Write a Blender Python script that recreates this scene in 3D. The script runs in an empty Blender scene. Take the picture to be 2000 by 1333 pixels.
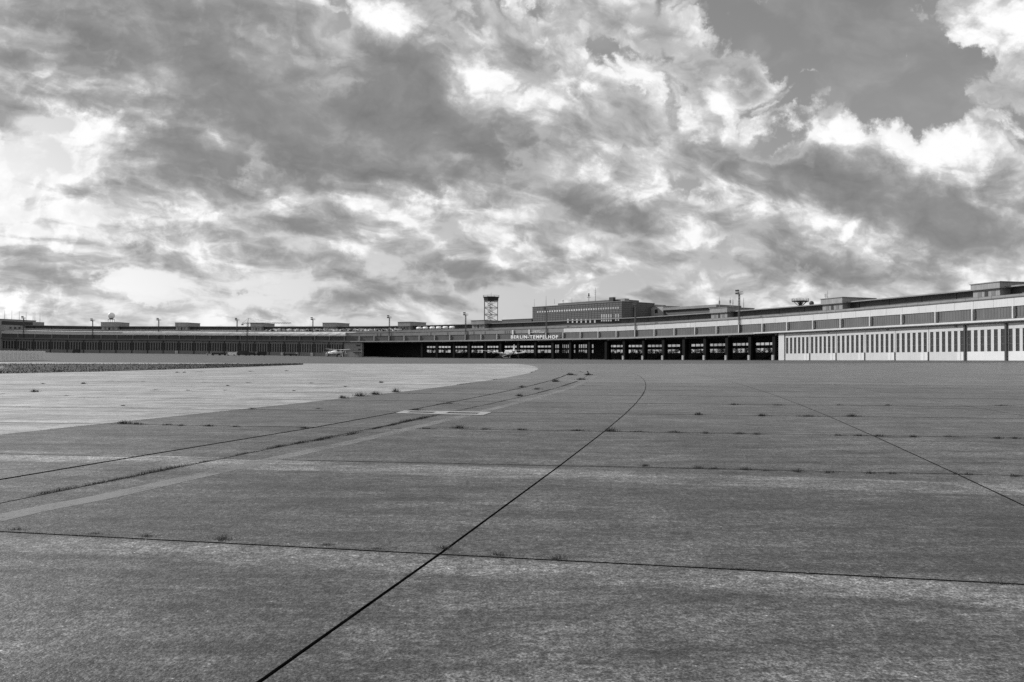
import bpy, math, random, bisect
from mathutils import Matrix, Vector
R_=math.radians
scene=bpy.context.scene
# ---------------- camera
FPX=1600.0; HOR=696.0; SLOPE=0.006; CAMZ=1.65
cam=bpy.data.cameras.new('camera'); camo=bpy.data.objects.new('camera',cam); scene.collection.objects.link(camo)
cam.sensor_width=36.0; cam.lens=36.0*FPX/2000.0; cam.clip_start=0.05; cam.clip_end=20000
_pitch=math.atan((HOR-666.5)/FPX); _roll=math.atan(SLOPE)
CAMR=Matrix.Rotation(math.pi/2+_pitch,3,'X')@Matrix.Rotation(_roll,3,'Z')
camo.matrix_world=Matrix.Translation((0,0,CAMZ))@CAMR.to_4x4()
scene.camera=camo
# ---------------- world
SUN_AZ=-64.0; SUN_EL=28.0      # degrees, azimuth clockwise from +Y
world=bpy.data.worlds.new('World'); scene.world=world; world.use_nodes=True
wt=world.node_tree; wt.nodes.clear()
class NT:
    def __init__(s,t): s.t=t
    def link(s,a,sock):
        if isinstance(a,(int,float)): sock.default_value=a
        elif isinstance(a,(tuple,list)): sock.default_value=a
        else: s.t.links.new(a,sock)
    def m(s,op,a,b=None,c=None,clamp=False):
        n=s.t.nodes.new('ShaderNodeMath'); n.operation=op; n.use_clamp=clamp
        s.link(a,n.inputs[0])
        if b is not None: s.link(b,n.inputs[1])
        if c is not None: s.link(c,n.inputs[2])
        return n.outputs[0]
    def add(s,a,b): return s.m('ADD',a,b)
    def sub(s,a,b): return s.m('SUBTRACT',a,b)
    def mul(s,a,b): return s.m('MULTIPLY',a,b)
    def div(s,a,b): return s.m('DIVIDE',a,b)
    def mx(s,a,b): return s.m('MAXIMUM',a,b)
    def mn(s,a,b): return s.m('MINIMUM',a,b)
    def v(s,op,a,b=None,scale=None):
        n=s.t.nodes.new('ShaderNodeVectorMath'); n.operation=op
        s.link(a,n.inputs[0])
        if b is not None: s.link(b,n.inputs[1])
        if scale is not None: s.link(scale,n.inputs['Scale'])
        return n.outputs['Value'] if op in('DOT_PRODUCT','LENGTH') else n.outputs[0]
    def sep(s,a):
        n=s.t.nodes.new('ShaderNodeSeparateXYZ'); s.link(a,n.inputs[0]); return n.outputs
    def comb(s,x,y,z=0.0):
        n=s.t.nodes.new('ShaderNodeCombineXYZ')
        for i,q in enumerate((x,y,z)): s.link(q,n.inputs[i])
        return n.outputs[0]
    def noise(s,vec,scale,detail=2,rough=.5,dist=0.,dim='3D',lac=2.0,typ='FBM'):
        n=s.t.nodes.new('ShaderNodeTexNoise'); n.noise_dimensions=dim
        n.noise_type=typ
        s.link(vec,n.inputs['Vector']); n.inputs['Scale'].default_value=scale
        n.inputs['Detail'].default_value=detail; n.inputs['Roughness'].default_value=rough
        n.inputs['Distortion'].default_value=dist; n.inputs['Lacunarity'].default_value=lac
        return n.outputs
    def ss(s,x,a,b,oa=0.,ob=1.):
        n=s.t.nodes.new('ShaderNodeMapRange'); n.interpolation_type='SMOOTHSTEP'
        s.link(x,n.inputs[0]); 
        for i,q in enumerate((a,b,oa,ob)): s.link(q,n.inputs[i+1])
        return n.outputs[0]
    def lin(s,x,a,b,oa=0.,ob=1.):
        n=s.t.nodes.new('ShaderNodeMapRange'); s.link(x,n.inputs[0])
        for i,q in enumerate((a,b,oa,ob)): s.link(q,n.inputs[i+1])
        return n.outputs[0]
    def ramp(s,x,pts,interp='LINEAR'):
        n=s.t.nodes.new('ShaderNodeValToRGB'); n.color_ramp.interpolation=interp
        e=n.color_ramp.elements
        while len(e)<len(pts): e.new(.5)
        for q,(p,c) in zip(e,pts): q.position=p; q.color=(c,c,c,1)
        s.link(x,n.inputs[0]); return n.outputs[0]
    def mix(s,f,a,b):
        # scalar mix
        n=s.t.nodes.new('ShaderNodeMix'); n.data_type='FLOAT'
        s.link(f,n.inputs[0]); s.link(a,n.inputs[2]); s.link(b,n.inputs[3]); return n.outputs[0]
    def mapping(s,vec,loc,rot,scale):
        n=s.t.nodes.new('ShaderNodeMapping'); n.vector_type='TEXTURE'
        s.link(vec,n.inputs[0]); n.inputs[1].default_value=loc; n.inputs[2].default_value=(0,0,rot); n.inputs[3].default_value=scale
        return n.outputs[0]

def build_sky():
    N=NT(wt)
    tc=wt.nodes.new('ShaderNodeTexCoord'); d=N.v('NORMALIZE',tc.outputs['Generated'])
    x,y,z=N.sep(d)
    zc=N.mx(z,0.0)
    # clear sky
    sk=wt.nodes.new('ShaderNodeTexSky'); sk.sky_type='NISHITA'; sk.sun_disc=False
    sk.sun_elevation=R_(SUN_EL); sk.sun_rotation=R_(SUN_AZ); sk.air_density=1.0; sk.dust_density=1.2
    bw=wt.nodes.new('ShaderNodeRGBToBW'); wt.links.new(sk.outputs[0],bw.inputs[0])
    clear=N.mul(bw.outputs[0],0.1*SKY_GAIN)
    # cloud layer seen in perspective
    den=N.add(zc,0.42)
    p=N.comb(N.div(x,den),N.div(y,den),0.0)
    pr=N.mapping(p,(3.1,7.7,0),R_(30),(1.0,0.80,1))
    w=N.noise(pr,4.0,3,.55)[1]
    wv=N.v('SUBTRACT',w,(.5,.5,.5))
    q=N.v('ADD',pr,N.v('SCALE',wv,scale=.22))
    big=N.noise(q,3.2,2,.5)[0]
    fine=N.noise(q,6.4,9,.56)[0]
    a=R_(-30); sn=(math.sin(R_(SUN_AZ)),math.cos(R_(SUN_AZ)))
    sx=sn[0]*math.cos(a)-sn[1]*math.sin(a); sy=(sn[0]*math.sin(a)+sn[1]*math.cos(a))/.80
    q2=N.v('ADD',q,(sx*.035,sy*.035,.015))      # a point of the deck a little nearer the sun
    fine2=N.noise(q2,6.4,6,.56)[0]
    relief=N.sub(fine,fine2)
    # large cloud masses of this sky, in the direction they stand (u right, v up, at unit distance to the north)
    ys=N.mx(y,.05); u=N.div(x,ys); v=N.div(z,ys)
    uv=N.comb(u,v,0)
    w2=N.noise(N.v('ADD',uv,(5.2,1.3,0)),7.0,8,.60)[1]
    uvw=N.v('ADD',uv,N.v('SCALE',N.v('SUBTRACT',w2,(.5,.5,.5)),scale=.20))
    vo=wt.nodes.new('ShaderNodeTexVoronoi'); vo.feature='SMOOTH_F1'; vo.inputs['Scale'].default_value=15.0; vo.inputs['Detail'].default_value=2.0
    vo.inputs['Roughness'].default_value=.5; vo.inputs['Lacunarity'].default_value=2.3; vo.inputs['Smoothness'].default_value=.4; vo.voronoi_dimensions='2D'
    wt.links.new(N.v('ADD',N.v('MULTIPLY',uvw,(1,1.25,1)),(2.2,4.3,0)),vo.inputs['Vector'])
    puff=vo.outputs['Distance']
    uvs=N.v('ADD',uv,N.v('SCALE',N.v('SUBTRACT',w2,(.5,.5,.5)),scale=.085))
    front=N.ss(y,.05,.3)
    def blobs(lst):
        tot=None
        for (px,py,rx,ry,ang,wgt) in lst:
            mm=N.mapping(uvw if ry>60 else uvs,((px-1000)/FPX,(HOR-py)/FPX,0),R_(-ang),(rx/FPX,ry/FPX,1))
            g=N.m('EXPONENT',N.mul(N.v('DOT_PRODUCT',mm,mm),-1.0))
            tot=N.mul(g,wgt) if tot is None else N.m('MULTIPLY_ADD',g,wgt,tot)
        return N.mul(tot,front)
    sh_b=blobs(SHADE); cl_b=blobs(CLEAR)
    nf=N.mul(N.sub(fine,.5),2.0); nb=N.mul(N.sub(big,.5),2.0)
    # shade: 0 sunlit white, 1 dark base
    np_=N.mul(N.sub(.42,puff),2.2)
    det=N.add(N.mul(nf,.42),N.add(N.mul(relief,1.6),N.mul(np_,-.24)))
    calm=N.ss(sh_b,.15,.8,1.0,.62)
    shade=N.add(.33,N.mul(N.add(sh_b,N.add(N.mul(det,calm),N.mul(nb,.30))),1.18))
    cover=N.add(N.add(.75,cl_b),N.add(N.add(N.mul(nf,.9),N.mul(np_,.40)),N.mul(nb,.5)))
    cloud=N.ramp(N.mul(shade,.6),CRAMP)
    # thin edges of a cloud are bright
    edge=N.ss(cover,.1,.8,1.0,0.0)
    cloud=N.mix(N.mul(edge,.45),cloud,.74)
    cov=N.mx(N.ss(cover,-.10,.42),N.ss(fine,.42,.75,.0,.35))
    col=N.mix(cov,clear,cloud)
    # pale distance at the horizon
    hz=N.m('EXPONENT',N.mul(zc,-24.0))
    col=N.mix(N.mul(hz,.45),col,.70)
    # under the horizon
    bg=wt.nodes.new('ShaderNodeBackground'); wt.links.new(col,bg.inputs[0]); bg.inputs[1].default_value=1.0
    o=wt.nodes.new('ShaderNodeOutputWorld'); wt.links.new(bg.outputs[0],o.inputs[0])
    world.cycles.sampling_method='MANUAL'; world.cycles.sample_map_resolution=512
SKY_GAIN=1.12
# px, py, rx, ry, tilt(deg, clockwise on the picture), weight
SHADE=[(420,130,430,170,8,.36),(700,215,420,115,14,.50),(520,335,230,48,8,.55),(300,345,150,50,10,.30),(940,285,120,55,20,.45),
 (790,120,100,55,25,.35),(60,40,200,120,0,.06),
 (60,320,190,110,0,-.60),(200,280,60,50,0,-.35),(250,450,420,100,4,-.24),(745,45,65,40,15,-.62),(930,140,80,50,25,-.45),(1010,190,70,45,30,-.35),(790,385,260,34,5,-.55),
 (800,545,190,24,7,.75),(905,528,80,20,12,.50),(650,415,55,26,35,.65),(600,448,60,20,15,.45),(530,480,110,18,8,.45),(170,385,75,28,0,.50),
 (30,495,65,20,15,.38),(300,520,90,16,8,.45),(730,585,150,16,3,.60),(420,560,90,14,6,.30),(130,555,90,14,8,.35),(900,460,80,18,20,.35),(470,420,120,18,12,.3),
 (1150,400,95,32,24,.85),(1010,312,50,24,25,.5),(1230,170,170,70,20,-.35),(1390,215,40,75,-15,.55),(1280,230,70,35,20,.25),(1190,340,160,50,0,-.25),
 (1540,250,150,30,6,-.60),(1855,290,100,40,8,-.50),(1645,245,50,35,0,-.42),(1950,60,60,100,0,-.55),(1410,185,35,30,0,-.5),
 (1550,330,140,36,10,.55),(1800,400,280,58,12,.60),(1900,465,150,38,10,.40),(1450,503,170,18,2,.65),(1660,530,150,20,4,.50),(1600,425,150,24,14,-.40),(1340,470,150,30,8,-.15),
 (1290,30,200,65,0,.08),(1100,555,120,20,0,-.2),(300,600,500,30,0,-.15)]
CLEAR=[(1715,105,220,135,10,-1.7),(1545,30,80,60,0,-.6),(1800,215,140,45,8,-.9),(1165,85,80,26,12,-.6),(1075,145,42,36,35,-.6),(905,45,50,50,30,-.95),(670,40,35,45,20,-.5),(85,242,50,15,5,-1.8),
 (105,310,18,40,-30,-1.0),(1955,50,60,105,0,1.5),(1770,95,55,22,10,.85),(1480,140,45,40,25,1.0),(1410,190,40,40,0,.8),(1645,245,55,40,0,.9),(1860,285,100,40,5,.9),(745,48,70,42,0,.9),(420,150,500,200,8,.6),(1800,420,350,100,8,.7),(750,250,300,120,10,.6),
 (360,570,150,25,0,-.7),(1200,560,200,20,0,-.5),(1060,265,40,25,20,-.6)]
CRAMP=[(0.0,1.0),(.08,.90),(.20,.68),(.32,.50),(.46,.37),(.65,.28),(1.0,.20)]
build_sky()
vs=scene.view_settings; vs.view_transform='Standard'; vs.look='None'; vs.exposure=0; vs.gamma=1; vs.use_curve_mapping=False
# ---------------- sun
sl=bpy.data.lights.new('sun','SUN'); sl.energy=3.7; sl.angle=R_(0.53); sl.color=(1,1,1)
so=bpy.data.objects.new('sun',sl); scene.collection.objects.link(so)
_sd=Vector((math.sin(R_(SUN_AZ))*math.cos(R_(SUN_EL)),math.cos(R_(SUN_AZ))*math.cos(R_(SUN_EL)),math.sin(R_(SUN_EL))))
so.rotation_euler=_sd.to_track_quat('Z','Y').to_euler(); so.location=_sd*200
scene.cycles.use_denoising=False
# =====================================================================  helpers
rnd=random.Random(7)
COL=scene.collection
MATS={}
def newmat(name):
    m=bpy.data.materials.new(name); m.use_nodes=True; t=m.node_tree
    b=t.nodes['Principled BSDF']; return m,NT(t),b
def plain(name,col,rough=.75,var=.18,scale=.6,streak=0.,metal=0.,spec=.4):
    """painted or cast surface with blotches and vertical run-off streaks of its own"""
    if name in MATS: return MATS[name]
    m,N,b=newmat(name)
    geo=N.t.nodes.new('ShaderNodeNewGeometry'); p=geo.outputs['Position']
    n=N.noise(p,scale,5,.6)[0]
    f=N.lin(n,.25,.75,1-var,1+var)
    if streak>0:
        st=N.noise(N.v('MULTIPLY',p,(2.2,2.2,.10)),1.0,4,.65)[0]
        f=N.mul(f,N.lin(st,.3,.7,1+streak*.5,1-streak))
    c=N.mul(f,col)
    N.t.links.new(c,b.inputs['Base Color'])
    b.inputs['Roughness'].default_value=rough; b.inputs['Metallic'].default_value=metal
    b.inputs['Specular IOR Level'].default_value=spec
    MATS[name]=m; return m
def concrete(name,col,grain,slabvar,bands=True,rough=.58,bump=1.):
    m,N,b=newmat(name)
    geo=N.t.nodes.new('ShaderNodeNewGeometry'); p=geo.outputs['Position']
    g1=N.noise(p,62,1,.6)[0]; g2=N.noise(p,24,1,.6)[0]; g3=N.noise(p,9.5,1.5,.7)[0]; g4=N.noise(N.v('MULTIPLY',p,(.7,1.2,1)),4.2,2,.7)[0]
    mid=N.noise(p,1.7,6,.65)[0]
    smear=N.noise(N.v('MULTIPLY',p,(.30,1.9,1)),1.0,7,.66,.4)[0]
    big=N.noise(p,.20,4,.55)[0]
    f=N.lin(g1,.30,.70,1-grain*1.9,1+grain*1.9)
    f=N.mul(f,N.lin(g2,.30,.70,1-grain*1.5,1+grain*1.5))
    f=N.mul(f,N.lin(g3,.30,.70,1-grain*1.0,1+grain*1.0))
    f=N.mul(f,N.lin(g4,.30,.70,1-grain*.7,1+grain*.7))
    f=N.mul(f,N.lin(mid,.38,.62,.80,1.20))
    f=N.mul(f,N.lin(smear,.38,.62,.68,1.34))
    f=N.mul(f,N.lin(big,.38,.62,.80,1.20))
    # scraped pale scuffs and old tyre or oil stains
    sc=N.noise(N.v('MULTIPLY',p,(.9,3.6,1)),1.1,8,.72,.9)[0]
    f=N.mul(f,N.ss(sc,.58,.70,1.0,1.55))
    st=N.noise(N.v('ADD',N.v('MULTIPLY',p,(.8,1.6,1)),(7,3,0)),.8,6,.7,.5)[0]
    f=N.mul(f,N.ss(st,.54,.66,1.0,.58))
    # pale stones and dark pits in the worn surface
    vo=N.t.nodes.new('ShaderNodeTexVoronoi'); vo.inputs['Scale'].default_value=17; N.t.links.new(p,vo.inputs['Vector'])
    vr=N.sep(vo.outputs['Color'])
    pick=N.ss(vr[0],.72,.76); pit=N.ss(vr[1],.80,.84)
    dot=N.ss(vo.outputs['Distance'],.10,.20,1.0,0.0)
    f=N.mul(f,N.add(1.0,N.mul(dot,N.sub(N.mul(pick,1.5*grain/.34),N.mul(pit,.7)))))
    oi=N.t.nodes.new('ShaderNodeObjectInfo')
    f=N.mul(f,N.lin(oi.outputs['Random'],0,1,1-slabvar,1+slabvar))
    if bands:
        x,y,z=N.sep(p)
        for (y0,m_,w0,w1,gain,slope) in ((12.35,.115,-1.30,-.12,2.2,.08),(6.75,.185,-.72,-.03,1.75,.0),(18.0,.10,.05,.5,1.2,0.),(4.3,.12,-.25,.05,1.3,.02)):
            # a worn pale strip beside the cross joint (old marking)
            t=N.sub(N.add(y,N.mul(x,m_)),y0)
            t=N.add(t,N.mul(N.sub(smear,.5),.12))
            lo=N.sub(w0,N.mul(x,slope)); hi=N.sub(w1,N.mul(x,slope*1.1))
            a=N.mul(N.ss(N.sub(t,lo),0,.12),N.ss(N.sub(hi,t),0,.12))
            a=N.mul(a,N.ss(N.noise(p,.55,4,.6)[0],.36,.60,.5,1.0))
            f=N.mul(f,N.add(1.0,N.mul(a,gain-1)))
    N.t.links.new(N.mul(f,col),b.inputs['Base Color'])
    b.inputs['Roughness'].default_value=rough; b.inputs['Specular IOR Level'].default_value=.5
    if bump:
        bp=N.t.nodes.new('ShaderNodeBump'); bp.inputs['Strength'].default_value=.7*bump; bp.inputs['Distance'].default_value=.009
        h=N.add(g1,N.mul(g2,1.2)); N.t.links.new(h,bp.inputs['Height']); N.t.links.new(bp.outputs[0],b.inputs['Normal'])
    MATS[name]=m; return m
def glass_dark(name,col=.03,rough=.12):
    m,N,b=newmat(name); b.inputs['Base Color'].default_value=(col,col,col,1); b.inputs['Roughness'].default_value=rough
    b.inputs['Specular IOR Level'].default_value=.22; MATS[name]=m; return m
def glass_clear(name):
    m=bpy.data.materials.new(name); m.use_nodes=True; t=m.node_tree; t.nodes.clear()
    o=t.nodes.new('ShaderNodeOutputMaterial'); mx=t.nodes.new('ShaderNodeMixShader'); mx.inputs[0].default_value=.10
    a=t.nodes.new('ShaderNodeBsdfTransparent'); a.inputs[0].default_value=(.80,.80,.80,1)
    g=t.nodes.new('ShaderNodeBsdfGlossy'); g.inputs['Roughness'].default_value=.08
    t.links.new(a.outputs[0],mx.inputs[1]); t.links.new(g.outputs[0],mx.inputs[2]); t.links.new(mx.outputs[0],o.inputs[0]); MATS[name]=m; return m
def leafy(name,col):
    m,N,b=newmat(name); oi=N.t.nodes.new('ShaderNodeNewGeometry')
    n=N.noise(oi.outputs['Position'],3.0,3,.6)[0]
    N.t.links.new(N.mul(N.lin(n,.3,.7,.6,1.4),col),b.inputs['Base Color']); b.inputs['Roughness'].default_value=.8; MATS[name]=m; return m

def tag(o,label=None,cat=None,group=None,kind=None):
    if label: o['label']=label
    if cat: o['category']=cat
    if group: o['group']=group
    if kind: o['kind']=kind
    return o
def thing(name,loc,label,cat,group=None,rz=0.):
    o=bpy.data.objects.new(name,None); COL.objects.link(o); o.empty_display_size=.5
    o.location=loc; o.rotation_euler=(0,0,rz); tag(o,label,cat,group); return o
ORG={}   # root -> location, for parts given in world coordinates
class MB:
    def __init__(s): s.v=[]; s.f=[]; s.mi=[]; s.cur=0
    def vert(s,p): s.v.append(tuple(p)); return len(s.v)-1
    def poly(s,pts):
        i=len(s.v); s.v+= [tuple(p) for p in pts]; s.f.append(tuple(range(i,i+len(pts)))); s.mi.append(s.cur)
    def hexa(s,c):
        """8 corners: bottom 4 counter-clockwise, then top 4"""
        i=len(s.v); s.v+=[tuple(p) for p in c]
        for q in ((3,2,1,0),(4,5,6,7),(0,1,5,4),(1,2,6,5),(2,3,7,6),(3,0,4,7)):
            s.f.append(tuple(i+a for a in q)); s.mi.append(s.cur)
    def box(s,c,sz,rz=0.):
        hx,hy,hz=sz[0]/2,sz[1]/2,sz[2]/2; ca,sa=math.cos(rz),math.sin(rz)
        pts=[]
        for z in (-hz,hz):
            for x,y in ((-hx,-hy),(hx,-hy),(hx,hy),(-hx,hy)):
                pts.append((c[0]+x*ca-y*sa,c[1]+x*sa+y*ca,c[2]+z))
        s.hexa(pts)
    def bar(s,a,b,w,h=None,up=(0,0,1)):
        """a square bar from a to b"""
        a=Vector(a); b=Vector(b); d=(b-a)
        if d.length<1e-6: return
        d.normalize(); u=Vector(up)
        if abs(d.dot(u))>.95: u=Vector((0,1,0))
        x=d.cross(u).normalized(); y=x.cross(d).normalized(); h=h or w
        x*=w/2; y*=h/2
        s.hexa([a-x-y,a+x-y,b+x-y,b-x-y,a-x+y,a+x+y,b+x+y,b-x+y])
    def tube(s,pts,n=10,cap=True):
        """rings: list of (centre, radius, xdir, ydir) or (centre, radius_x, radius_y, xdir, ydir)"""
        rings=[]
        for r in pts:
            if len(r)==4: c,rx,xd,yd=r; ry=rx
            else: c,rx,ry,xd,yd=r
            c=Vector(c); xd=Vector(xd); yd=Vector(yd)
            rings.append([s.vert(c+xd*(rx*math.cos(2*math.pi*i/n))+yd*(ry*math.sin(2*math.pi*i/n))) for i in range(n)])
        for a,b in zip(rings,rings[1:]):
            for i in range(n):
                s.f.append((a[i],a[(i+1)%n],b[(i+1)%n],b[i])); s.mi.append(s.cur)
        if cap:
            s.f.append(tuple(reversed(rings[0]))); s.mi.append(s.cur); s.f.append(tuple(rings[-1])); s.mi.append(s.cur)
    def cyl(s,a,b,r0,r1=None,n=8):
        a=Vector(a); b=Vector(b); d=(b-a).normalized(); u=Vector((0,0,1)) if abs(d.z)<.9 else Vector((1,0,0))
        x=d.cross(u).normalized(); y=x.cross(d)*-1
        s.tube([(a,r0,x,y),(b,r0 if r1 is None else r1,x,y)],n)
    def build(s,name,mats,parent=None,smooth=False,local=False):
        o0=Vector((0,0,0))
        if parent is not None and not local: o0=world_loc(parent)
        me=bpy.data.meshes.new(name); me.from_pydata([tuple(Vector(p)-o0) for p in s.v],[],s.f)
        if not isinstance(mats,(list,tuple)): mats=[mats]
        for m in mats: me.materials.append(m)
        if len(mats)>1: me.polygons.foreach_set('material_index',s.mi)
        if smooth: me.polygons.foreach_set('use_smooth',[True]*len(me.polygons))
        me.update()
        o=bpy.data.objects.new(name,me); COL.objects.link(o)
        if parent is not None: o.parent=parent
        return o
def world_loc(o):
    l=Vector(o.location)
    return l+(world_loc(o.parent) if o.parent else Vector((0,0,0)))
def lerp(a,b,t): return a+(b-a)*t
def interp(x,xs,ys):
    if x<=xs[0]: return ys[0]
    if x>=xs[-1]: return ys[-1]
    i=bisect.bisect_right(xs,x)-1; return lerp(ys[i],ys[i+1],(x-xs[i])/(xs[i+1]-xs[i]))

# =====================================================================  the place, measured
# the terminal follows a circle; bay k is 16.1 m long on its canopy edge; d is the depth behind the canopy edge
CX,CY,RAD=-470.,120.,635.; KA=628.797/635; KP=-16.105/635
def ray(px,py): return CAMR@Vector(((px-1000)/FPX,-(py-666.5)/FPX,-1.))
def circ(dx,dy,d=0.):
    a=dx*dx+dy*dy; b=-2*(dx*CX+dy*CY); c=CX*CX+CY*CY-(RAD+d)**2
    return (-b+math.sqrt(b*b-4*a*c))/(2*a)
def kof(X,Y): return (math.atan2(Y-CY,X-CX)-KA)/KP
def hitk(px,py,d=0.):
    v=ray(px,py); t=circ(v.x,v.y,d); return kof(v.x*t,v.y*t),CAMZ+v.z*t
_base=[(-60,686),(0,687),(140,689.6),(340,691.3),(640,696.4),(700,698),(850,699.5),(1000,700.6),(1200,703.2),(1520,704),(1700,704),(2000,705),(2060,705.2)]
_zb=[hitk(*q) for q in _base]
ZK=[q[0] for q in _zb]; ZZ=[q[1] for q in _zb]
def zbase(k): return interp(k,ZK,ZZ)
def P(k,d,z):
    a=KA+KP*k; return Vector((CX+(RAD+d)*math.cos(a),CY+(RAD+d)*math.sin(a),zbase(k)+z))
def ground(X,Y):
    if Y<20: return 0.
    r=math.hypot(X,Y)
    if r<90: return 0.
    t=circ(X/r,Y/r); k=kof(X/r*t,Y/r*t)
    q=min(1.15,(r-90)/(t-90)); return zbase(k)*q**1.4*min(1.,max(0.,(Y-20)/60))
def at(px,py):
    """where the sight line through a point of the picture meets the ground"""
    v=ray(px,py); a,b=1.0,1.0
    while b<1500:
        if CAMZ+v.z*b<ground(v.x*b,v.y*b): break
        a=b; b*=1.03
    for _ in range(40):
        m=(a+b)/2
        if CAMZ+v.z*m<ground(v.x*m,v.y*m): b=m
        else: a=m
    return Vector((v.x*b,v.y*b,ground(v.x*b,v.y*b)))
def at_depth(px,py,Y):
    v=ray(px,py); t=Y/v.y; return Vector((v.x*t,v.y*t,CAMZ+v.z*t))
def cbox(mb,k0,k1,d0,d1,z0,z1,n=1):
    for i in range(n):
        a=lerp(k0,k1,i/n); b=lerp(k0,k1,(i+1)/n)
        mb.hexa([P(a,d0,z0),P(b,d0,z0),P(b,d1,z0),P(a,d1,z0),P(a,d0,z1),P(b,d0,z1),P(b,d1,z1),P(a,d1,z1)])
def sweep(mb,prof,k0,k1,n,closed=True):
    rings=[]
    for i in range(n+1):
        k=lerp(k0,k1,i/n); rings.append([mb.vert(P(k,d,z)) for d,z in prof])
    m=len(prof)
    for a,b in zip(rings,rings[1:]):
        for i in range(m if closed else m-1):
            j=(i+1)%m; mb.f.append((a[i],b[i],b[j],a[j])); mb.mi.append(mb.cur)
    if closed:
        mb.f.append(tuple(rings[0])); mb.mi.append(mb.cur); mb.f.append(tuple(reversed(rings[-1]))); mb.mi.append(mb.cur)

# =====================================================================  materials
CON=concrete('dark concrete',.084,.38,.11)
CONM=concrete('dark concrete mid',.084,.34,.11,bands=False,rough=.52,bump=.4)
CONN=concrete('dark concrete smooth',.086,.30,.11,bands=False,rough=.46,bump=.12)
CONF=concrete('dark concrete far',.098,.24,.11,bands=False,rough=.35,bump=False)
LIT=concrete('light concrete',.33,.20,.09,bands=False,rough=.33,bump=False)
ASP=concrete('asphalt',.072,.15,.0,bands=False,bump=False)
SOIL=plain('joint soil',.014,.95,.4,8.,spec=0.)
PAINT=None
FASC=plain('canopy edge',.30,.6,.15,.3,.25)
FASCL=plain('shade-darkened canopy edge',.14,.7,.15,.3,.25)  # darker copy of the canopy edge, the left wing's shade put into its colour
PANELL=plain('shade-darkened sheet panel',.075,.7,.2,.25,.30)  # sheet panel again, its colour darkened to carry the shade on the left wing
SOFF=plain('canopy underside',.14,.8,.2,.3)
PANEL=plain('sheet panel',.105,.55,.16,.25,.30)
FIN=plain('fin paint',.55,.6,.12,.5,.2)
WHITE=plain('white band',.56,.55,.06,.2,.10)
GREYB=plain('grey band',.23,.6,.12,.2,.20)
ROOFM=plain('roof felt',.50,.8,.25,.15)
ROOFD=plain('dark roof felt',.13,.8,.25,.15)
MASTP=plain('mast paint',.09,.6,.15,.5)
CLER=plain('clerestory wall',.085,.6,.25,.3,.3)
EAVE=plain('eave',.22,.6,.2,.3)
STONE=plain('stone block',.30,.8,.14,.35,.25)
STONED=plain('dark stone',.125,.8,.12,.5,.15)
DOORW=plain('white door paint',.52,.55,.06,.3,.10)
DOORD=plain('grey door paint',.19,.6,.15,.4,.25)
DOORL=plain('grey door mullion',.09,.6,.15,.4,.2)
WICK=plain('bright door paint',.64,.5,.04,.4,.05)
DARKM=plain('dark steel',.035,.5,.2,.5)
STEEL=plain('galvanised steel',.30,.45,.15,.8,metal=.4)
BLACKP=plain('black paint',.02,.4,.2,1.)
LAMPM=plain('lamp housing',.06,.4,.2,1.)
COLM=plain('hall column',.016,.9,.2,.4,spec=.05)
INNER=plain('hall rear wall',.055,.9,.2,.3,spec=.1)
BLOCKC=plain('concrete plinth',.34,.85,.2,1.)
GLD=glass_dark('dark glass',.035,.25); GLC=glass_clear('clear glass')
m,N_,b_=newmat('mirror glass'); b_.inputs['Base Color'].default_value=(.62,.62,.62,1); b_.inputs['Metallic'].default_value=1.; b_.inputs['Roughness'].default_value=.10; GLM=m
ALU=plain('aluminium skin',.52,.4,.06,.5,metal=.1)
ENDW=plain('grey end wall',.24,.8,.15,.4,.2)
FENCEL=plain('fence slot',.68,.7,.1,1.)
WPAINT=plain('white paint',.80,.5,.04,.5)
TYRE=plain('tyre rubber',.02,.9,.1,1.)
TARP=plain('pale tarpaulin',.80,.8,.15,.6,.2)
LEAF=leafy('grass blades',.028); LEAFT=leafy('tree leaves',.05); BARK=plain('bark',.06,.9,.3,2.)
TURF=plain('turf',.045,.95,.45,1.6)
SIGNW=plain('white letters',.88,.5,.02,.5)
GHOST=plain('letter stain',.10,.8,.1,1.)
LOUV=plain('louvre slot',.16,.7,.1,1.)
PALEC=plain('pale repair concrete',.36,.85,.3,3.)
CLUT=[plain('stacked pale goods',.70,.7,.2,1.),plain('stacked dark goods',.05,.7,.2,1.),plain('stacked grey goods',.30,.7,.2,1.)]
def paint_mat():
    m=bpy.data.materials.new('worn paint'); m.use_nodes=True; N=NT(m.node_tree); b=m.node_tree.nodes['Principled BSDF']
    geo=N.t.nodes.new('ShaderNodeNewGeometry'); p=geo.outputs['Position']
    g=N.noise(p,90,3,.7)[0]
    b.inputs['Roughness'].default_value=.8
    N.t.links.new(N.mul(N.lin(g,.3,.7,.7,1.3),.25),b.inputs['Base Color'])
    w=N.add(N.mul(N.noise(p,22,5,.7)[0],.6),N.mul(N.noise(p,1.1,4,.6)[0],.5))
    tr=N.t.nodes.new('ShaderNodeBsdfTransparent'); mx=N.t.nodes.new('ShaderNodeMixShader')
    N.t.links.new(N.ss(w,.41,.60,.12,.8),mx.inputs[0]); N.t.links.new(tr.outputs[0],mx.inputs[1]); N.t.links.new(b.outputs[0],mx.inputs[2])
    N.t.links.new(mx.outputs[0],m.node_tree.nodes['Material Output'].inputs[0]); return m
PAINT=paint_mat()

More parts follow.
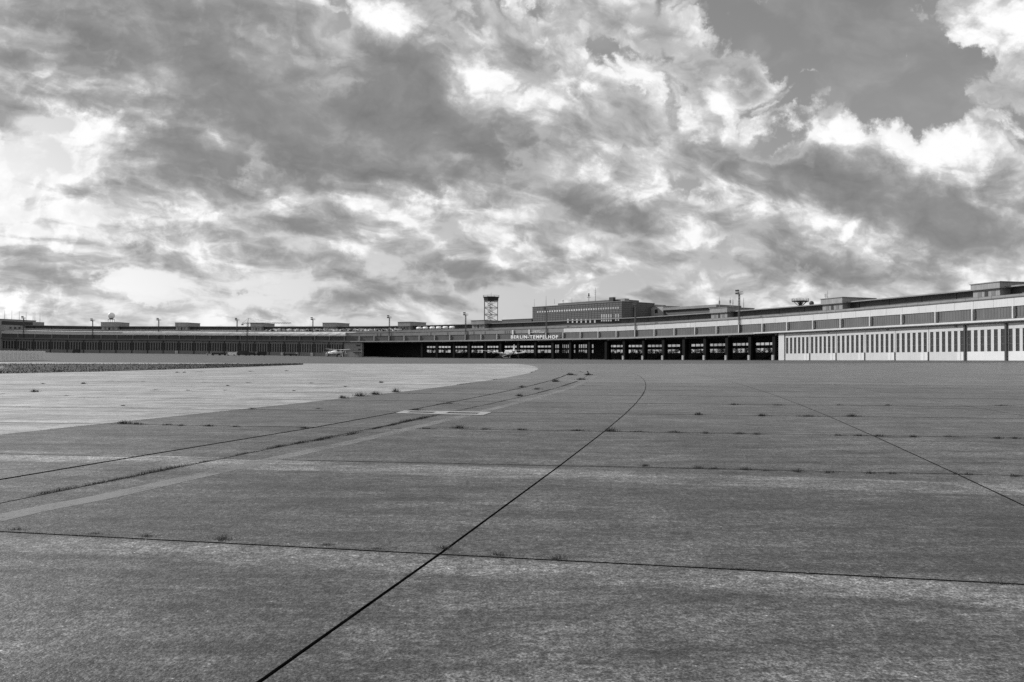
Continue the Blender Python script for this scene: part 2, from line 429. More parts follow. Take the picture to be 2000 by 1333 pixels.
# =====================================================================  ground
def sheet(name,rows,mat,parent=None,smooth=True):
    mb=MB(); n=len(rows[0])
    ids=[[mb.vert(p) for p in r] for r in rows]
    for a,b in zip(ids,ids[1:]):
        for i in range(n-1): mb.f.append((a[i],a[i+1],b[i+1],b[i])); mb.mi.append(0)
    return mb.build(name,mat,parent,smooth=smooth)
rows=[]
angs=[-180+3*i for i in range(48)]+[-36+.75*i for i in range(96)]+[36+3*i for i in range(49)]
for r in [.0,2,5,10,20,40,70,90,110,140,180,220,260,300,360,430,500,580,660,760,900,1200,1800,3000,6000,12000]:
    row=[]
    for a in angs:
        X,Y=r*math.sin(R_(a)),r*math.cos(R_(a)); row.append((X,Y,ground(X,Y)-(.13 if r<=90 else .03)))
    rows.append(row)
gnd=sheet('ground',rows,ASP); tag(gnd,kind='structure')
def far_edge(X):   # far border of the concrete
    return interp(X,FX,FY)
_fe=[at(px,py) for px,py in ((-250,706.5),(0,707.8),(300,709.0),(600,710.6),(900,711),(1200,711),(1500,710.6),(1750,709.6),(2000,708.2),(2200,707.6))]
_fe.sort(key=lambda p:p.x); FX=[p.x for p in _fe]; FY=[p.y for p in _fe]
# slab joints run along x = A(y) + offset
def Aline(y): return -2.4+.265*y-.00107*y*y+.085*max(0.,1-max(0.,y)/14)
OFF={-1:([9,20,37,56],[-5.57,-5.24,-4.7,-4.5]),'d':([10.8,18,43,73],[-7.07,-6.67,-6.44,-6.4]),-2:([16.6,25,40,75,102],[-12.1,-11.6,-10.8,-10.25,-10.3])}
def line_x(i,y):
    if i=='m': return (line_x(-1,y)+line_x('d',y))/2
    if i in OFF: return Aline(y)+interp(y,*OFF[i])
    if i<-2: return line_x(-2,y)+5.75*(i+2)
    return Aline(y)+5.8*i
YN={n:6.84+5.62*n for n in range(-2,15)}; YN[-1]=1.25; YN[-2]=-4.3; YN[0]=6.84; YN[1]=12.4; YN[2]=18.1; YN[3]=23.7; YN[4]=29.2
def mslope(n): return {-2:.19,-1:.19,0:.185,1:.115,2:.10,3:.085,4:.075}.get(n,.07)
def corner(i,n):
    y=YN[n]
    for _ in range(12):
        x=line_x(i,y); y=YN[n]-mslope(n)*(x-Aline(YN[n]))
    return Vector((x,y,ground(x,y)))
concrete_rows=[]
us=[-1.15+.05*i for i in range(47)]
for j in range(29):
    t=j/28
    row=[]
    for u in us:
        # solve for the far border along this direction
        y=150.
        for _ in range(30): y=.5*y+.5*far_edge(u*y)
        Y=lerp(.3,y,t**1.6); X=u*Y if j else u*2
        row.append((X,Y,ground(X,Y)-(.10 if Y<86 else .0)))
    concrete_rows.append(row)
apron=sheet('apron',concrete_rows,CONF); tag(apron,kind='structure')
# pale concrete field, left of the joint that bounds the taxiway
rows=[]
for j in range(60):
    t=j/59; row=[]
    for i in range(28):
        s=i/27; y=150.
        for _ in range(40):
            xe=line_x(-2,min(y,200)); xl=-1.05*y-10
            y=.6*y+.4*far_edge(lerp(xl,xe,s))
        Y=lerp(14.,y,t); X=lerp(-1.05*Y-10,line_x(-2,Y),s)
        row.append((X,Y,ground(X,Y)-(.085 if Y<86 else -.006)))
    rows.append(row)
pale=sheet('pale_apron',rows,LIT); tag(pale,kind='structure')
# bed seen in the joints
bed=MB()
rows=[]
for Y in [-3,0,5,10,20,30,40,50,60,70,80,84]:
    rows.append([(x,Y,-.05) for x in [-100+10*i for i in range(21)]])
bedo=sheet('joint_bed',rows,SOIL,apron)
# slabs
def slab(i0,i1,n,mat,parent,drop=0.,gap=.009 ,gapx=None,name='slab',gapr=None):
    gapr=gap if gapr is None else gapr
    if gapx is None: gapx={-2:.011,-1:.011,0:.012,1:.020,2:.036,3:.045}.get(n,.065)
    a,b,c,d=corner(i0,n),corner(i1,n),corner(i1,n+1),corner(i0,n+1)
    cen=(a+b+c+d)/4
    if cen.y<-4 or abs(cen.x)>.66*max(cen.y,0)+9 : return
    ex=(b-a).normalized(); ey=(d-a).normalized()
    q=[a+ex*gap+ey*gapx,b-ex*gapr+ey*gapx,c-ex*gapr-ey*gapx,d+ex*gap-ey*gapx]
    bev=.007; mb=MB(); n_=40 if n<1 else (22 if n<4 else 8)
    rings=[]
    for inset,z in ((0,-.08),(0,-bev),(bev,0.)):
        ring=[]
        qq=[p.lerp(cen,inset/3.0) for p in q]
        for e in range(4):
            s0,s1=qq[e],qq[(e+1)%4]
            for k in range(n_):
                t=k/n_; p=s0.lerp(s1,t)
                w=0.
                if inset==0 and k>0: w=rnd.choice((rnd.uniform(-.002,.004),rnd.uniform(-.003,.006),rnd.uniform(0,.012),rnd.uniform(-.002,.003),rnd.uniform(0,.028) if n<4 else .005))
                nrm=(cen-p).normalized(); p=p+nrm*w
                ring.append(mb.vert((p.x,p.y,p.z+z-drop)))
        rings.append(ring)
    m_=len(rings[0])
    for ri,(ra,rb) in enumerate(zip(rings,rings[1:])):
        for k in range(m_): mb.f.append((ra[k],ra[(k+1)%m_],rb[(k+1)%m_],rb[k])); mb.mi.append(1)
    mb.f.append(tuple(rings[-1])); mb.mi.append(0)
    if mat is CON and n>=2: mat=CONM if n<4 else (CONN if n<8 else CONF)
    mb.build(name,[mat,SOIL],parent)
for n in range(-2,14):
    for i0,i1 in [(i,i+1) for i in range(-14,-2)]: slab(i0,i1,n,LIT,pale)
    slab(-2,'d',n,CON,apron,gapr=.034)
    slab('d','m',n,CON,apron,.0,.045,.004,'channel_slab',gapr=.003); slab('m',-1,n,CON,apron,.0,.003,.004,'channel_slab',gapr=.02)
    for i0,i1 in [(i,i+1) for i in range(-1,10)]: slab(i0,i1,n,CON,apron)
# worn marking line
PL=[(-300,1085),(-150,1048),(0,1012),(70,996),(210,970),(350,938),(490,907),(700,861),(790,840),(916,811),(1000,790),(1105,762),(1154,742),(1164,734),(1150,728),(1126,723.5),(1085,720),(1000,716.5),(900,714.5)]
pts=[at(*q) for q in PL]
dense=[]
for a,b in zip(pts,pts[1:]):
    for k in range(6): dense.append(a.lerp(b,k/6))
# smooth the polyline
for _ in range(6): dense=[dense[0]]+[(dense[i-1]+dense[i]*2+dense[i+1])/4 for i in range(1,len(dense)-1)]+[dense[-1]]
rows=[]
for i,p in enumerate(dense):
    t=(dense[min(i+1,len(dense)-1)]-dense[max(i-1,0)]).normalized(); nrm=Vector((-t.y,t.x,0)); w=.16 if p.y<60 else lerp(.16,.45,min(1,(p.y-60)/40))
    z=ground(p.x,p.y)+(.002 if p.y<84 else .010)
    rows.append([(p.x-nrm.x*w,p.y-nrm.y*w,z),(p.x+nrm.x*w,p.y+nrm.y*w,z)])
pl=sheet('painted_line',rows,PAINT); tag(pl,kind='structure')
# drain inlet with its pale frame
q=[at(*p) for p in ((772,808),(944,812),(961,806),(790,803))]
cen=sum(q,Vector())/4
dr=thing('drain_inlet',(cen.x,cen.y,0),'pale concrete frame with two dark drain openings across the channel','drain')
fr=MB()
def bil(u,v): return (q[0].lerp(q[1],u)).lerp(q[3].lerp(q[2],u),v)
cells=[0,.10,.40,.54,.90,1.0]; vv=[0,.28,.72,1]
for ci in range(5):
    for cj in range(3):
        if cj==1 and ci in (1,3): continue
        c=[bil(cells[ci],vv[cj]),bil(cells[ci+1],vv[cj]),bil(cells[ci+1],vv[cj+1]),bil(cells[ci],vv[cj+1])]
        fr.hexa([p+Vector((0,0,-.01)) for p in c]+[p+Vector((0,0,.016)) for p in c])
fr.build('frame',PALEC,dr)
for ci in (1,3):
    g=MB(); c=[bil(cells[ci],.28),bil(cells[ci+1],.28),bil(cells[ci+1],.72),bil(cells[ci],.72)]
    for k in range(9):
        t0,t1=k/9,(k+.45)/9
        e=[c[0].lerp(c[1],t0),c[0].lerp(c[1],t1),c[3].lerp(c[2],t1),c[3].lerp(c[2],t0)]
        g.hexa([p+Vector((0,0,.002)) for p in e]+[p+Vector((0,0,.010)) for p in e])
    g.build('grate',DARKM,dr)
    g=MB(); g.poly([p+Vector((0,0,.0015)) for p in c]); g.build('opening',BLACKP,dr)
# grass in the joints
TUFT=[(440,1055,55,.05),(40,1035,40,.03),(190,1043,30,.02),(290,1048,30,.03),(640,1065,25,.025),(868,1072,22,.05),(980,1085,40,.035),(1090,1092,28,.05),(1720,1129,34,.03),(1960,1141,70,.03),(740,1073,30,.015),(1450,1112,60,.01),
 (120,958,40,.05),(200,943,26,.04),(300,923,52,.07),(340,914,30,.03),(545,873,26,.05),(590,865,20,.05),(640,857,36,.07),(690,848,16,.04),(235,936,26,.03),(405,902,20,.03),(480,886,22,.03),(800,823,30,.07),(830,817,30,.07),(770,830,20,.05),(740,836,24,.04),
 (245,828,34,.10),(270,829,20,.06),(330,831,26,.05),(355,832,14,.05),(410,833,28,.05),(460,834,14,.04),(595,837,22,.05),(835,838,34,.04),(900,837,40,.09),(950,839,20,.04),(1020,840,24,.05),(1130,842,40,.05),(1195,843,30,.10),(1250,844,40,.04),(1320,845,30,.05),(1380,847,20,.05),(1445,848,20,.06),(1480,849,22,.05),(1640,851,26,.05),(1680,852,24,.05),(1720,853,24,.07),(1785,854,16,.06),(1855,854,24,.05),(1950,857,20,.06),(1985,857,20,.05),
 (1260,911,14,.06),(1370,915,34,.06),(1400,916,26,.04),(1460,918,28,.06),(1500,920,20,.03),(1560,922,24,.06),(1620,924,24,.05),(1700,925,18,.05),(1745,926,20,.04),(1870,927,18,.04),(1893,928,20,.05),(1985,931,26,.06),
 (1365,811,14,.10),(1490,813,22,.08),(1580,814,40,.06),(1665,814,22,.10),(1435,791,16,.08),(1520,792,30,.05),(1640,792,14,.05),(1735,792,12,.05),(1960,793,40,.05),
 (880,789,26,.10),(815,803,26,.10),(1020,757,14,.12),(1050,761,14,.12),(1015,774,14,.12),(670,778,16,.14),(705,774,22,.18),(735,771,18,.18),(773,766,10,.22),(1085,746,12,.2),(1115,733,16,.2),(1150,733,14,.2),(1135,742,16,.15),
 (68,766,12,.14),(163,750,8,.25),(84,750,8,.12),(346,728,7,.2),(360,728,5,.2),(305,762,16,.08),(368,763,10,.10),(574,764,6,.12),(675,756,8,.15),(241,793,8,.10),(493,799,14,.10),(623,799,18,.10),(440,763,10,.08),(745,748,8,.3),(400,747,16,.06),(280,746,16,.06),(485,748,10,.1),(608,749,8,.1),(130,773,8,.07),(5,770,10,.06),(445,754,5,.15),(490,726,8,.2),(560,725,6,.2),(390,727,20,.1)]
gm=MB()
def blade(x,y,z,h,w):
    a=rnd.uniform(0,6.283); ca,sa=math.cos(a)*w,math.sin(a)*w; lx,ly=rnd.gauss(0,.45)*h,rnd.gauss(0,.45)*h
    gm.poly([(x-ca,y-sa,z),(x+ca,y+sa,z),(x+lx,y+ly,z+h)])
def joint_dir(px,py):
    return None
D2L=[(0,981),(200,942),(350,910),(640,856),(790,824),(910,800),(1060,767),(1130,744),(1150,730)]
for px,py,ln,h in TUFT:
    c=at(px,py); s=c.y/FPX
    # along the joint the tuft sits in
    if py<800 and px<1000 or (px<840 and any(abs(interp(px,[q[0] for q in D2L],[q[1] for q in D2L])-py)<5 for _ in (0,))):
        p2=at(px+10,interp(px+10,[q[0] for q in D2L],[q[1] for q in D2L])); p1=at(px-10,interp(px-10,[q[0] for q in D2L],[q[1] for q in D2L]))
        dv=(p2-p1).normalized(); L=ln*s/max(.25,abs(dv.x))
        if py<800: dv=Vector((1,-.07,0)); L=ln*s
    else: dv=Vector((1,-.11,0)).normalized(); L=ln*s
    if px<1000 and py<800 and py not in (778,774,771,766): h*=.4; L*=1.4
    else: h*=1.0; L*=1.5
    cnt=int(70+300*min(1.4,L)*(1 if c.y<25 else .5))
    w=max(.0022,c.y/FPX*.35)
    for _ in range(cnt):
        t=rnd.choice((rnd.gauss(-.1,.12),rnd.gauss(.05,.32))); t=max(-.75,min(.75,t)); lat=rnd.gauss(0,.010+.012*h/.05)
        hh=h*rnd.uniform(.4,1.25)*(1-1.1*abs(t))
        x=c.x+dv.x*t*L-dv.y*lat; y=c.y+dv.y*t*L+dv.x*lat
        blade(x,y,ground(x,y)-.02,max(.012,hh)+.02,w)
# thin moss and seedlings along the joints
def run(fn,t0,t1,h,dens):
    n=int(dens*(t1-t0)); 
    for _ in range(n):
        t=rnd.uniform(t0,t1); x,y=fn(t); w=max(.0022,y/FPX*.32); lat=rnd.gauss(0,.012)
        blade(x+lat,y+rnd.gauss(0,.008),ground(x,y)-.02,h*rnd.uniform(.3,1.2)+.022,w)
for n in range(0,9):
    for i in range(-6,5):
        a,b=corner(i,n),corner(i+1,n); L=(b-a).length
        for _ in range(rnd.randint(1,4)):
            t0=rnd.uniform(0,L); t1=min(L,t0+rnd.uniform(.2,1.6))
            run(lambda t,a=a,b=b,L=L:(lerp(a.x,b.x,t/L),lerp(a.y,b.y,t/L)),t0,t1,rnd.uniform(.006,.022),rnd.uniform(70,190))
for key,y0,y1,p_ in ((-1,8.,90.,.75),('d',9.,90.,.35),(0,5.,40.,.22),(-2,17.,90.,.3)):
    y=y0
    while y<y1:
        ln=rnd.uniform(.3,2.2)*(1+y/30)
        if rnd.random()<p_: run(lambda t,key=key:(line_x(key,t),t),y,y+ln,rnd.uniform(.006,.03 if key!=0 else .01)*(1+y/60),rnd.uniform(60,160))
        y+=ln
jg=gm.build('joint_grass',LEAF); tag(jg,'low dark weeds and grass growing in the slab joints','grass',kind='stuff')
# grass strip
near=[(-260,738),(-120,733),(0,730),(200,726),(400,720),(500,716.5),(592,712.8)]
farl=[(-260,711),(-120,711),(0,711),(200,711.3),(400,711.6),(500,711.9),(592,712.2)]
NP=[at(*p) for p in near]; FP=[at(*p) for p in farl]
rows=[]
for j in range(7):
    row=[]
    for i in range(37):
        t=i/36*6; a=min(5,int(t)); f=t-a
        p=NP[a].lerp(NP[a+1],f).lerp(FP[a].lerp(FP[a+1],f),j/6)
        z=ground(p.x,p.y)+.02+.10*math.sin(math.pi*j/6)+rnd.uniform(-.02,.02)*(0<j<6)
        row.append((p.x,p.y,z))
    rows.append(row)
tb=sheet('turf_bed',rows,TURF); tag(tb,kind='structure')
gm=MB()
for _ in range(15000):
    t=rnd.random()*6; a=min(5,int(t)); f=t-a; v=rnd.random()**1.3
    p=NP[a].lerp(NP[a+1],f).lerp(FP[a].lerp(FP[a+1],f),v)
    blade(p.x,p.y,ground(p.x,p.y)+.02+.08*math.sin(math.pi*v),rnd.uniform(.05,.20),.03)
gs=gm.build('grass_strip',LEAF); tag(gs,'strip of rough dark grass between pale concrete and the apron on the left','grass',kind='stuff')
# =====================================================================  the terminal
KL,KR=-25.5,35.0
b0=P(12,20,0)
term=thing('airport_terminal',(b0.x,b0.y,zbase(12)),'long curved hangar terminal with grey panel band and open central hall','terminal')
nb=61
mb=MB(); sweep(mb,[(0.35,12.0),(41,12.0),(41,12.78),(0.35,12.78)],KL,KR,nb); mb.build('canopy_roof',SOFF,term)
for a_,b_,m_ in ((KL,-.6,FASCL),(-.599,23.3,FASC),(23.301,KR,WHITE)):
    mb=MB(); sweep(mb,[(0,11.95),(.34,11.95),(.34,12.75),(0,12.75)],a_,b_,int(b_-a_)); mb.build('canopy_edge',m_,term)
for k in range(-25,35,2):      # beams under the canopy
    mb=MB(); cbox(mb,k+.46,k+.52,1.2,37.5,11.1,12.0); mb.build('canopy_beam',SOFF,term)
# solid storey over the canopy
mb=MB(); sweep(mb,[(1.5,12.781),(41.5,12.781),(41.5,19.0),(1.5,19.0)],KL,KR,nb); mb.build('upper_storey',CLER,term)
mb=MB(); sweep(mb,[(.9,12.782),(1.49,12.782),(1.49,13.4),(.9,13.4)],KL,KR,nb); mb.build('panel_sill',PANEL,term)
K_WHITE=hitk(1106,640)[0]; K_T0=hitk(240,655)[0]; K_T1=hitk(675,655)[0]
for k in range(-25,35):
    mb=MB(); cbox(mb,k+.045,k+.955,1.05,1.49,13.401,16.55)
    # ribs of the sheet
    for r in range(1,12):
        c=k+.045+.91*r/12; cbox(mb,c-.004,c+.004,.98,1.049,13.45,16.5)
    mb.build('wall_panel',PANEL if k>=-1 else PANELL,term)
    mb=MB(); cbox(mb,k-.015,k+.015,.12,1.48,12.90,16.62); mb.build('fin',FIN if k>=0 else GREYB,term)
    # parapet band, in two plates to a bay, with a coping
    for h in (0,1):
        a,b=k+.5*h+.003,k+.5*h+.497
        m_=WHITE if a>=K_WHITE-.3 or a<K_T0+1 else GREYB
        mb=MB(); cbox(mb,a,b,.75,1.49,16.63,19.15); mb.build('parapet_plate',m_,term)
mb=MB(); sweep(mb,[(.65,19.16),(2.1,19.16),(2.1,19.32),(.65,19.32)],KL,KR,nb); mb.build('coping',DARKM,term)
mb=MB(); sweep(mb,[(2.2,19.01),(25,19.01),(25,22.3),(14,21.0),(2.2,19.5)],KL,-.5,25); mb.build('terrace_roof',ROOFM,term)
mb=MB(); sweep(mb,[(2.2,19.01),(25,19.01),(25,22.3),(14,21.0),(2.2,19.5)],-.499,KR,36); mb.build('terrace_roof',ROOFD,term)
for dd,zz in ((7,20.15),(13,20.9)):
    mb=MB(); sweep(mb,[(dd,zz),(dd+.5,zz),(dd+.5,zz+.55),(dd,zz+.55)],KL,KR,nb); mb.build('terrace_kerb',EAVE,term)
for k in range(-25,35):
    mb=MB(); cbox(mb,k+.01,k+.99,25.001,26,20.,24.95); mb.build('clerestory_panel',CLER,term)
mb=MB(); sweep(mb,[(26.01,19.02),(41.4,19.02),(41.4,24.9),(26.01,24.9)],KL,KR,nb); mb.build('roof_storey',CLER,term)
mb=MB(); sweep(mb,[(22.3,24.96),(42,24.96),(42,25.55),(22.3,25.4)],KL,KR,nb); mb.build('upper_roof',EAVE,term)
# railing on the terrace edge
mb=MB()
for k2 in range(int(KL*3),int(KR*3)):
    k=k2/3; mb.bar(P(k,2.6,19.5),P(k,2.6,20.5),.05)
sweep(mb,[(2.57,20.47),(2.63,20.47),(2.63,20.53),(2.57,20.53)],KL,KR,nb)
mb.build('terrace_railing',DARKM,term)
# tarpaulin-wrapped parapet on the left
mb=MB()
n_=60; prof=[(-.15,16.5),(-.55,17.2),(-.6,18.4),(-.2,19.5),(.7,19.7),(.7,16.5)]
rings=[]
for i in range(n_+1):
    k=lerp(K_T0,K_T1,i/n_); rings.append([mb.vert(P(k,d+rnd.uniform(-.12,.12),z+rnd.uniform(-.1,.1))) for d,z in prof])
for a,b in zip(rings,rings[1:]):
    for i in range(6): mb.f.append((a[i],b[i],b[(i+1)%6],a[(i+1)%6])); mb.mi.append(0)
mb.f.append(tuple(rings[0])); mb.mi.append(0); mb.f.append(tuple(reversed(rings[-1]))); mb.mi.append(0)
tp=mb.build('tarpaulin',TARP,term); tp['label']='pale tarpaulin wrapped along the left parapet'
# hangar doors
DD=1.5
def door_bay(k0,k1,leaf,light,nslit,wick=True,bright=False):
    zt=11.55; z0,z1=2.9,9.85
    mb=MB(); g=.012
    a,b=k0+g,k1-g
    cbox(mb,a,b,DD,DD+.3,0.,z0); cbox(mb,a,b,DD,DD+.3,z1,zt)
    w=(b-a)/nslit; pw=.44 if leaf is DOORW else .36
    sl=[]
    cbox(mb,a,a+w*pw/2,DD,DD+.3,z0,z1)
    for i in range(nslit):
        s0=a+w*i+w*pw/2; s1=a+w*(i+1)-w*pw/2; sl.append((s0,s1))
        e=a+w*(i+1)+w*pw/2 if i<nslit-1 else b
        cbox(mb,s1,e,DD,DD+.3,z0,z1)
    dr=mb.build('hangar_door',leaf,term)
    for s0,s1 in sl:
        mb=MB(); mb.cur=0; cbox(mb,s0,s1,DD+.16,DD+.24,z0,z1)
        mb.cur=1
        for q in (1/3,2/3):
            c=lerp(s0,s1,q); cbox(mb,c-.0018,c+.0018,DD+.08,DD+.159,z0,z1)
        for zz in (5.2,7.55): cbox(mb,s0,s1,DD+.10,DD+.158,zz-.035,zz+.035)
        mb.build('window',[GLD if leaf is DOORW else GLX,light],dr)
    # joints of the lower plates
    if leaf is DOORW:
        for q in (.25,.5,.75):
            c=lerp(a,b,q); mb=MB(); cbox(mb,c-.0015,c+.0015,DD-.02,DD-.002,.05,2.85); mb.build('seam',LOUV,dr)
    if bright:
        mb=MB(); cbox(mb,a+.004,b-.004,DD-.06,DD-.003,.1,2.88); mb.build('kick_panel',WICK,dr)
    elif wick:
        for q in (.78,.90):
            mb=MB(); c=lerp(a,b,q); cbox(mb,c,c+.095*(b-a),DD-.06,DD-.003,.08,2.75); mb.build('wicket_door',WICK if leaf is DOORW else FIN,dr)
def door_post(k,mat,w=.022,d0=DD-.5):
    mb=MB(); cbox(mb,k-w,k+w,d0,DD+.34,0,11.6); mb.build('door_post',mat,term)
GLX=glass_dark('shaded glass',.02,.3)
kend=hitk(671,690,DD)[0]
kk=[kend-i*1.0 for i in range(26)]
for i in range(len(kk)-1):
    door_post(kk[i],DARKM); door_bay(kk[i+1],kk[i],DOORD,DOORL,6,wick=(i in (0,1,2,3,4,7,11)))
rp=[hitk(px,690,DD)[0] for px in (1533,1581.5,1633,1689,1748,1813.5,1886,1966.5)]
rp+= [rp[-1]+1.0,rp[-1]+2.0,rp[-1]+3.0]
for i in range(len(rp)-1):
    k0,k1=rp[i],rp[i+1]
    door_bay(k0,k1,DOORW,LOUV,6,wick=True,bright=(k0>29.0))
    if i>=6: door_post(k0,DARKM,.024)
    elif i:
        door_post(k0,DOORW,.009,DD-.12)
        mb=MB(); cbox(mb,k0-.014,k0+.014,DD-.2,DD-.121,0,3.0); mb.build('door_bolt',DARKM,term)
k0=hitk(1522,690,DD)[0]
mb=MB(); cbox(mb,k0,rp[0]-.002,DD-.4,DD+1.2,0,11.6); mb.build('end_pier',WHITE,term)
mb=MB(); cbox(mb,k0-.02,KR,DD-.35,DD+.6,11.60,11.99,12); mb.build('door_lintel',EAVE,term)
mb=MB(); cbox(mb,KL,kend,DD-.35,DD+.6,11.60,11.99,25); mb.build('door_lintel',SOFF,term)
# door rail hung with lamps at the right canopy
mb=MB(); cbox(mb,hitk(1473,650)[0],KR,-.5,-.05,12.15,12.62,16); mb.build('canopy_gutter',WHITE,term)
# wall piece at the left end of the open hall
ka,kb=kend+.02,hitk(707,690,DD)[0]
mb=MB(); cbox(mb,ka,kb,DD,DD+2,0,11.6); ew=mb.build('end_wall',ENDW,term)
mb=MB(); cbox(mb,lerp(ka,kb,.12),lerp(ka,kb,.40),DD-.06,DD-.002,0,6.2); mb.build('gate',DOORD,ew)
mb=MB(); cbox(mb,lerp(ka,kb,.64),lerp(ka,kb,.72),DD-.05,DD-.002,4.2,6.8); mb.build('door',DARKM,ew)
mb=MB(); cbox(mb,lerp(ka,kb,.62),lerp(ka,kb,.92),DD-.06,DD-.002,8.6,10.0); mb.build('window',GLD,ew)
mb=MB(); cbox(mb,lerp(ka,kb,.8),lerp(ka,kb,.92),DD-.06,DD-.002,5.2,6.6); mb.build('window',GLD,ew)
mb=MB(); cbox(mb,lerp(ka,kb,.50),lerp(ka,kb,.95),DD-1.6,DD-.07,3.9,4.15)
for q in (.5,.62,.74,.86,.95): mb.bar(P(lerp(ka,kb,q),DD-1.5,4.15),P(lerp(ka,kb,q),DD-1.5,5.2),.08)
mb.bar(P(lerp(ka,kb,.5),DD-1.5,5.2),P(lerp(ka,kb,.95),DD-1.5,5.2),.1)
mb.bar(P(lerp(ka,kb,.70),DD-1.5,0),P(lerp(ka,kb,.70),DD-1.5,3.9),.15); mb.bar(P(lerp(ka,kb,.90),DD-1.5,0),P(lerp(ka,kb,.90),DD-1.5,3.9),.15)
mb.build('balcony',DARKM,ew)
# rear walls of the hangars
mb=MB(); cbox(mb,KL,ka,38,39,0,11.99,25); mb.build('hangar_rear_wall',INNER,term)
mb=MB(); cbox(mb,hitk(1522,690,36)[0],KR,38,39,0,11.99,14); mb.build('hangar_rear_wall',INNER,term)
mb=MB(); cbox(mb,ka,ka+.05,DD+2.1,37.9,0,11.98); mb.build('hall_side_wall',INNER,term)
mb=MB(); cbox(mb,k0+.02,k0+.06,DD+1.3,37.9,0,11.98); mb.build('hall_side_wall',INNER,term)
# columns of the open hall with pale plinths
cols=[823.5,853,886,916,947.5,977,1012,1045,1079,1113,1150,1183,1218,1256,1295,1335,1376,1419,1464,1511]
for i,px in enumerate(cols):
    k=hitk(px,690,DD)[0]; wide=.06
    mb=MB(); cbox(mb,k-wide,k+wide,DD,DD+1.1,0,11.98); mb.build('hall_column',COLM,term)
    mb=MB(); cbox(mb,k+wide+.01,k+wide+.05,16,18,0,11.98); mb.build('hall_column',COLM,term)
    if px>1200:
        mb=MB(); cbox(mb,k-.042,k+.042,DD-.7,DD-.01,0,2.35); mb.build('plinth',BLOCKC,term)
# glazed rear wall of the hall
groups=[(833,850,3,0),(856,880,4,0),(887,912,4,0),(919,943,4,0),(951,973,4,0),(985,1009,4,0),(1015,1042,4,0),(1049,1076,4,0),
 (1082.5,1091.5,2,1),(1097,1111,4,1),(1116,1123.5,2,1),(1129,1146,4,1),(1151,1159,2,1),(1189,1218,4,0),(1225,1255,4,0),(1264,1294,4,0),(1303,1328,3,0),(1349,1376,3,0),(1385,1418,4,0),(1430,1463.5,4,0),(1475,1511,4,0)]
rows_z={0:((4.0,6.3),(7.75,9.25)),1:((4.0,6.2),(7.3,9.8))}
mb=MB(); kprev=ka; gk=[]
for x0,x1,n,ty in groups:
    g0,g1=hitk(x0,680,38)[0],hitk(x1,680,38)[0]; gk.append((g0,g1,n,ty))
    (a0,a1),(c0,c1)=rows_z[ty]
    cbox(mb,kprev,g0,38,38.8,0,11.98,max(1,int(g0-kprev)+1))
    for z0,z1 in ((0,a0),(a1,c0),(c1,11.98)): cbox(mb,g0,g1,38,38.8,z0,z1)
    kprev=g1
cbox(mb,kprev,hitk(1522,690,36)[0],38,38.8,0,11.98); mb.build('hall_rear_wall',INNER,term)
for g0,g1,n,ty in gk:
    for (z0,z1) in rows_z[ty]:
        mb=MB()
        for i in range(n+1):
            c=lerp(g0,g1,i/n); e=.012 if 0<i<n else .008; cbox(mb,c-e,c+e,38.1,38.5,z0,z1)
        for i in range(n):
            for q in (1/3,2/3):
                c=lerp(g0,g1,(i+q)/n); cbox(mb,c-.002,c+.002,38.2,38.35,z0,z1)
        cbox(mb,g0,g1,38.15,38.45,z0-.001,z0+.1); cbox(mb,g0,g1,38.15,38.45,z1-.1,z1+.001)
        w_=mb.build('hall_window',DARKM,term)
        for i in range(n):
            mb=MB(); a,b=lerp(g0,g1,i/n)+.012,lerp(g0,g1,(i+1)/n)-.012
            mb.poly([P(a,38.28,z0+.1),P(b,38.28,z0+.1),P(b,38.28,z1-.1),P(a,38.28,z1-.1)]); mb.build('pane',GLC,w_)
# low dark stairs and counters in the hall
for px in (1245,1285,1325,1365,1408,1452,1498,905,935,965,1000,1030,1060):
    k=hitk(px,700,20)[0]
    mb=MB()
    for s_ in range(9): cbox(mb,k-.30+s_*.055,k-.30+(s_+1)*.055,20,22.2,s_*.36,s_*.36+.3)
    mb.bar(P(k-.3,20,1.0),P(k+.2,20,4.1),.12); mb.bar(P(k-.05,21,0),P(k-.05,21,1.4),.2); mb.build('hall_stair',COLM,term)
# slots in the grey parapet band
for px in (840,873,909+4,924,946,985,989,993,1031,742,736):
    k=hitk(px,650)[0]; mb=MB(); cbox(mb,k-.03,k+.03,.68,.749,16.8,18.6); mb.build('parapet_slot',CLER,term)
for px,z0 in ((1343,16.9),):
    k=hitk(px,640)[0]; mb=MB(); cbox(mb,k-.07,k+.07,.66,.749,16.8,19.0); q=mb.build('repair_plate',WICK,term); q['label']='bright white repair plate on the parapet'
